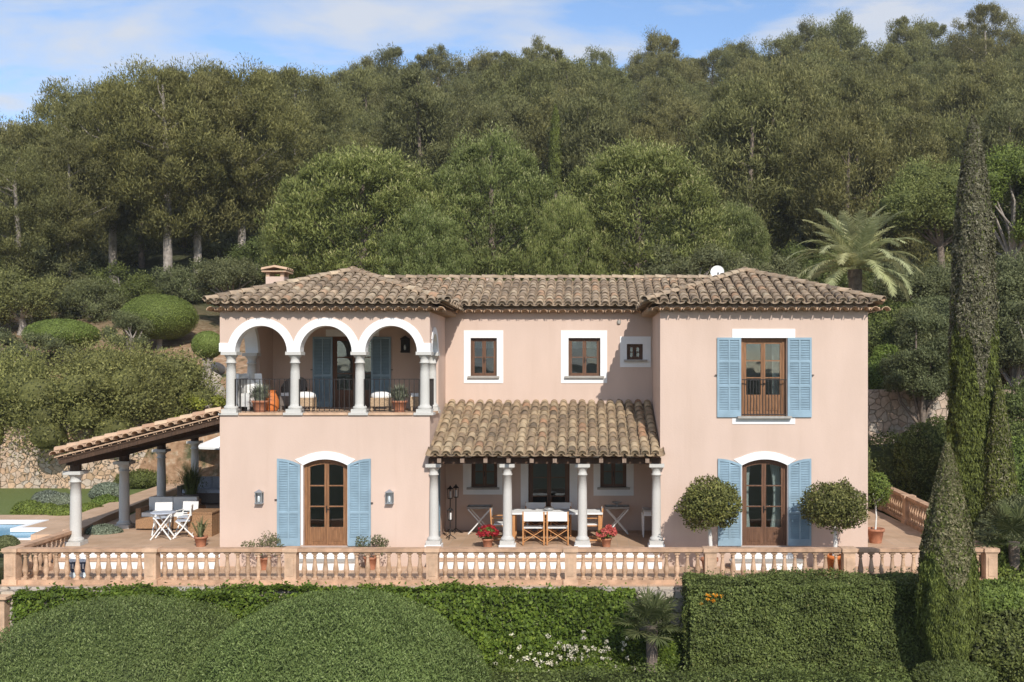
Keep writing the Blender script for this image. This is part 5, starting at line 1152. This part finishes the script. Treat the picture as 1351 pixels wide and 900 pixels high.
# rocks on the bank
for i in range(9):
    px_ = random.choice([262, 270, 278, 285, 285, 255]); Y = random.uniform(17, 24); x = PX(px_+random.uniform(-12, 10), Y); z = tz(x, Y); V = CS8.copy()*np.array([random.uniform(.4, .9), random.uniform(.4, .7), random.uniform(.3, .5)]); V = V*(1+.18*vnoise(V, 3.3, i)[:, None]); o = newobj('boulder', soup('boulder', V, np.full(len(V)//4, .5)), 'rock'); o.location = (x, Y, z+.1); tag(o, 'pale boulder on the bare slope left of the loggia', 'boulder', 'boulders on the bare slope left of the loggia')
# cypresses
def cypress(px_, top, base_z, Y, prof, n, label, split, L=.11, W=.034):
    """prof: list of (py, half width px)"""
    x = PX(px_, Y); s = (Y+26)/F; pz = np.array([PZ(p[0], Y) for p in prof])[::-1]; pw = np.array([p[1]*s for p in prof])[::-1]; root = empty('cypress', (x, Y, base_z), label, 'cypress')
    z = RNG.uniform(pz[0], pz[-1], n*2); wv = np.interp(z, pz, pw); keep = RNG.uniform(0, pw.max(), n*2) < wv+.05; z = z[keep]; wv = wv[keep]; a = RNG.uniform(0, 2*PI, len(z))
    U = np.stack([np.cos(a), np.sin(a), z*.35], 1); k = 1+.13*vnoise(U, 5.5, 2)+.08*vnoise(U*[1, 1, 3.5], 9, 7)+.05*vnoise(U*[1, 1, 9], 5, 1)
    k = k*(1+.05*vnoise(np.stack([z*0, z*0, z], 1), 2.5, 5)); r_ = wv*k*RNG.uniform(.86, 1.04, len(z)); P = np.stack([np.cos(a)*r_, np.sin(a)*r_, z-base_z], 1)
    nr = np.stack([np.cos(a), np.sin(a), a*0+.25], 1); 
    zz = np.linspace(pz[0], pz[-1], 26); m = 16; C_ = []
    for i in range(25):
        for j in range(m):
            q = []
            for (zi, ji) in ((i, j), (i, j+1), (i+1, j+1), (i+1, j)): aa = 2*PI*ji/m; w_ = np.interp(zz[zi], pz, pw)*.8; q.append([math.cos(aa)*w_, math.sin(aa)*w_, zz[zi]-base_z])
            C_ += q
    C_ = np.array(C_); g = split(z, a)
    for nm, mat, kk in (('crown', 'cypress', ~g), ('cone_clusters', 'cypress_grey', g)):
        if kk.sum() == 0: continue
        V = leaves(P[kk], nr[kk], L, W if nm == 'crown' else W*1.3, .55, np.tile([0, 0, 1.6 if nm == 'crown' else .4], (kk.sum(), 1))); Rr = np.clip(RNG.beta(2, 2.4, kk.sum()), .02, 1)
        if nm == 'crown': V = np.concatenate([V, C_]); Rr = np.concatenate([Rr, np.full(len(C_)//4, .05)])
        newobj(nm, soup(nm, V, Rr), mat, root)
    t = MB(); t.tube([(0, 0, -.4), (0, 0, pz[0]-base_z+1)], [.16, .12], 8); part(t, 'trunk', 'bark', root)
zt_ = lambda py, Y: PZ(py, Y)
Y = 4.0; cypress(1284, 160, -1.6, Y, [(152, 1), (166, 6), (195, 11), (240, 18), (300, 23), (400, 28), (500, 30), (580, 32), (640, 38), (700, 40), (730, 28)], 80000, 'very tall dark cypress to the right of the house', lambda z, a: ((z+.9*np.sin(a*3)+.5*np.sin(a*7) > zt_(460, 4.)) & (RNG.uniform(0, 1, len(z)) < .85)))
Y = 3.2; cypress(1318, 500, -1.6, Y, [(500, 2), (540, 9), (600, 17), (660, 22), (720, 22)], 9000, 'shorter cypress pressed against the right flank of the tall one', lambda z, a: RNG.uniform(0, 1, len(z)) < .2)
Y = -4.9; cypress(1250, 588, -2.9, Y, [(585, 2), (600, 7), (630, 14), (680, 24), (740, 34), (790, 38), (830, 34), (865, 22), (880, 12)], 55000, 'squat bushy cypress in front of the right end of the balustrade', lambda z, a: ((z+.35*np.sin(a*3) > zt_(748, -4.9)) & (RNG.uniform(0, 1, len(z)) < .6)), .085, .028)
for i, (px_, d_) in enumerate(((733, 78), (749, 80))):
    Y = d_-26; x = PX(px_, Y); cypress(px_, 140, tz(x, Y), Y, [(140, 1), (160, 5), (200, 8), (250, 8)], 4000, ('slim cypress spire among the pines behind the house, left one', 'slim cypress spire among the pines behind the house, right one')[i], lambda z, a: z > 1e9, .35, .1)
# date palm
def date_palm():
    Y = 17.5; x = PX(1128, Y); z0 = tz(x, Y); zc = PZ(356, Y); r = empty('date_palm', (x, Y, z0), 'date palm with arching grey green fronds behind the right wing', 'palm tree'); h = zc-z0
    t = MB(); t.tube([(0, 0, -.3), (.05, 0, h*.5), (0, 0, h)], [.3, .24, .3], 12); 
    for k in range(60): a = k*2.4; z = h-.1-k*.05; t.add([(.27*math.cos(a)-.08*math.sin(a), .27*math.sin(a)+.08*math.cos(a), z-.1), (.27*math.cos(a)+.08*math.sin(a), .27*math.sin(a)-.08*math.cos(a), z-.1), (.36*math.cos(a), .36*math.sin(a), z+.08)], [(0, 1, 2)])
    part(t, 'trunk', 'bark', r, fix=False)
    for i in range(46):
        az = i*2.39996+RNG.uniform(-.2, .2); el = math.radians(82-i*1.75+RNG.uniform(-5, 5)); L = RNG.uniform(2.8, 3.5); n = 30; Vs = []; p = np.array([0, 0, h]); pts = [p.copy()]; e = el
        for k in range(n): p = p+np.array([math.cos(az)*math.cos(e), math.sin(az)*math.cos(e), math.sin(e)])*L/n; e -= math.radians(1.0+3.6*(k/n)**1.3)*(1.25 if el < 1.0 else .8); pts.append(p.copy())
        pts = np.array(pts); side = np.array([-math.sin(az), math.cos(az), 0])
        for k in range(n):
            q = [pts[k]-side*.012, pts[k]+side*.012, pts[k+1]+side*.01, pts[k+1]-side*.01]; Vs += q
            if k < 3: continue
            d = unit((pts[k+1]-pts[k])[None])[0]; ll = .50*math.sin(PI*min(1, .12+.86*k/n))**.6
            for sg in (-1, 1):
                for o_ in (0, .5):
                    b = pts[k]+(pts[k+1]-pts[k])*o_; up = np.cross(d, side)*(-.25); dd = unit((d*.75+side*sg*.8-up*1.0*sg*0+np.array([0, 0, -.12])+RNG.normal(size=3)*.08)[None])[0]; w_ = d*.034; tip = b+dd*ll; Vs += [b-w_, b+w_, tip+w_*.3, tip-w_*.3]
        V = np.array(Vs); newobj('frond', soup('frond', V, np.clip(RNG.normal(.5, .2, len(V)//4), 0, 1)), 'palm', r)
date_palm()
# fan palms
def fan_palm(px_, py_, Y, s, n, label, z0):
    x = PX(px_, Y); r = empty('fan_palm', (x, Y, z0), label, 'palm tree'); h = PZ(py_, Y)-z0; t = MB(); t.tube([(0, 0, -.2), (0, 0, h)], [.11, .13], 10)
    part(t, 'trunk', 'bark', r, fix=False)
    for i in range(n):
        az = i*2.39996; el = math.radians(78-i*100/n); d = np.array([math.cos(az)*math.cos(el), math.sin(az)*math.cos(el), math.sin(el)]); L = s*RNG.uniform(.55, .75); hub = d*L+[0, 0, h-.02*i*0]
        side = unit(np.cross(d, [0, 0, 1])[None])[0]; upv = np.cross(side, d); Vs = [d*.05+[0, 0, h]-side*.01, d*.05+[0, 0, h]+side*.01, hub+side*.008, hub-side*.008]
        m = 30; rr = s*RNG.uniform(.5, .62)
        for k in range(m):
            a = math.radians(-150+300*k/(m-1)); v = d*math.cos(a)+side*math.sin(a); v = v+upv*(.12*abs(math.sin(a*1.0)))+RNG.normal(size=3)*.04; wv = (side*math.cos(a)-d*math.sin(a))*rr*.045; mid = hub+v*rr*.55; tip = hub+v*rr*RNG.uniform(.9, 1.1)+np.array([0, 0, -.06*s]); Vs += [hub, mid-wv, tip, mid+wv]
        V = np.array(Vs); newobj('fan_leaf', soup('fan_leaf', V, np.clip(RNG.normal(.45, .2, len(V)//4), 0, 1)), 'fan', r)
fan_palm(860, 826, -3.9, .72, 24, 'fan palm growing between the creeper and the square hedge', -2.7)
fan_palm(1338, 715, -1.8, .9, 20, 'fan palm at the right edge beyond the corner pier', -2.4)

# ================================================================ sky, sun, camera
el, az = math.atan(.76/math.hypot(.32, 1)), math.atan2(.32, -1)
world = bpy.data.worlds.new('World'); sc.world = world; world.use_nodes = True; nt = world.node_tree; nt.nodes.clear()
sky = nt.nodes.new('ShaderNodeTexSky'); sky.sky_type = 'NISHITA'; sky.sun_disc = False; sky.sun_elevation = el; sky.sun_rotation = az; sky.altitude = 100; sky.air_density = .9; sky.dust_density = .25; sky.ozone_density = 3.0
tc = nt.nodes.new('ShaderNodeTexCoord'); sp = nt.nodes.new('ShaderNodeSeparateXYZ'); nt.links.new(tc.outputs['Generated'], sp.inputs[0])
mx = nt.nodes.new('ShaderNodeMath'); mx.operation = 'MAXIMUM'; mx.inputs[1].default_value = .03; nt.links.new(sp.outputs[2], mx.inputs[0])
cb = nt.nodes.new('ShaderNodeCombineXYZ')
for i, k in ((0, 1.0), (1, 1.0)):
    d_ = nt.nodes.new('ShaderNodeMath'); d_.operation = 'DIVIDE'; nt.links.new(sp.outputs[i], d_.inputs[0]); ad = nt.nodes.new('ShaderNodeMath'); ad.operation = 'ADD'; ad.inputs[1].default_value = .12; nt.links.new(mx.outputs[0], ad.inputs[0]); nt.links.new(ad.outputs[0], d_.inputs[1]); nt.links.new(d_.outputs[0], cb.inputs[i])
cn = nt.nodes.new('ShaderNodeTexNoise'); cn.inputs['Scale'].default_value = 3.2; cn.inputs['Detail'].default_value = 8; cn.inputs['Roughness'].default_value = .55; cn.inputs['Distortion'].default_value = .3
mp = nt.nodes.new('ShaderNodeMapping'); mp.inputs['Location'].default_value = (3.1, 1.7, 0); mp.inputs['Scale'].default_value = (.75, 1.2, 1); nt.links.new(cb.outputs[0], mp.inputs[0]); nt.links.new(mp.outputs[0], cn.inputs['Vector'])
cr = nt.nodes.new('ShaderNodeValToRGB'); cr.color_ramp.elements[0].position = .40; cr.color_ramp.elements[1].position = .62; cr.color_ramp.elements[1].color = (.85, .85, .85, 1); nt.links.new(cn.outputs['Fac'], cr.inputs[0])
mixs = nt.nodes.new('ShaderNodeMix'); mixs.data_type = 'RGBA'; nt.links.new(cr.outputs[0], mixs.inputs['Factor']); nt.links.new(sky.outputs[0], mixs.inputs[6]); mixs.inputs[7].default_value = (3.7, 3.85, 4.15, 1)
bg = nt.nodes.new('ShaderNodeBackground'); bg.inputs[1].default_value = .14; nt.links.new(mixs.outputs[2], bg.inputs[0]); wo = nt.nodes.new('ShaderNodeOutputWorld'); nt.links.new(bg.outputs[0], wo.inputs[0])
hz = MB(); hz.box(-430, 430, -505, 905, -30, 75); ho = hz.build('haze', None); hm = bpy.data.materials.new('haze_air'); hn = nodes(hm)
pv = N(hn, 'ShaderNodeVolumePrincipled', Density=.00035); pv.inputs['Color'].default_value = (.97, .98, 1, 1); pv.inputs['Anisotropy'].default_value = .2
oo = N(hn, 'ShaderNodeOutputMaterial'); hn.links.new(pv.outputs[0], oo.inputs['Volume']); ho.data.materials.append(hm); tag(ho, kind='stuff')
sd = bpy.data.lights.new('sun', 'SUN'); sd.energy = 3.3; sd.angle = R(.53); sd.color = (1, .955, .89); so = bpy.data.objects.new('sun', sd); COL.objects.link(so)
so.rotation_euler = Vector((-.32, 1, -.76)).to_track_quat('-Z', 'Y').to_euler(); so.location = (10, -30, 30)
cam = bpy.data.cameras.new('camera'); co_ = bpy.data.objects.new('camera', cam); COL.objects.link(co_); sc.camera = co_
co_.location = (0, -DC, EZ); co_.rotation_euler = (R(90), 0, 0); cam.sensor_width = 36; cam.lens = 36*F/1351; cam.shift_x = -(CX-675.5)/1351; cam.shift_y = (HZ-450)/1351; cam.clip_end = 3000; cam.clip_start = .1
sc.view_settings.view_transform = 'Standard'; sc.view_settings.look = 'None'; sc.view_settings.gamma = 1; sc.view_settings.exposure = .50
sc.cycles.max_bounces = 6; sc.cycles.diffuse_bounces = 3; sc.cycles.glossy_bounces = 3; sc.cycles.transparent_max_bounces = 8
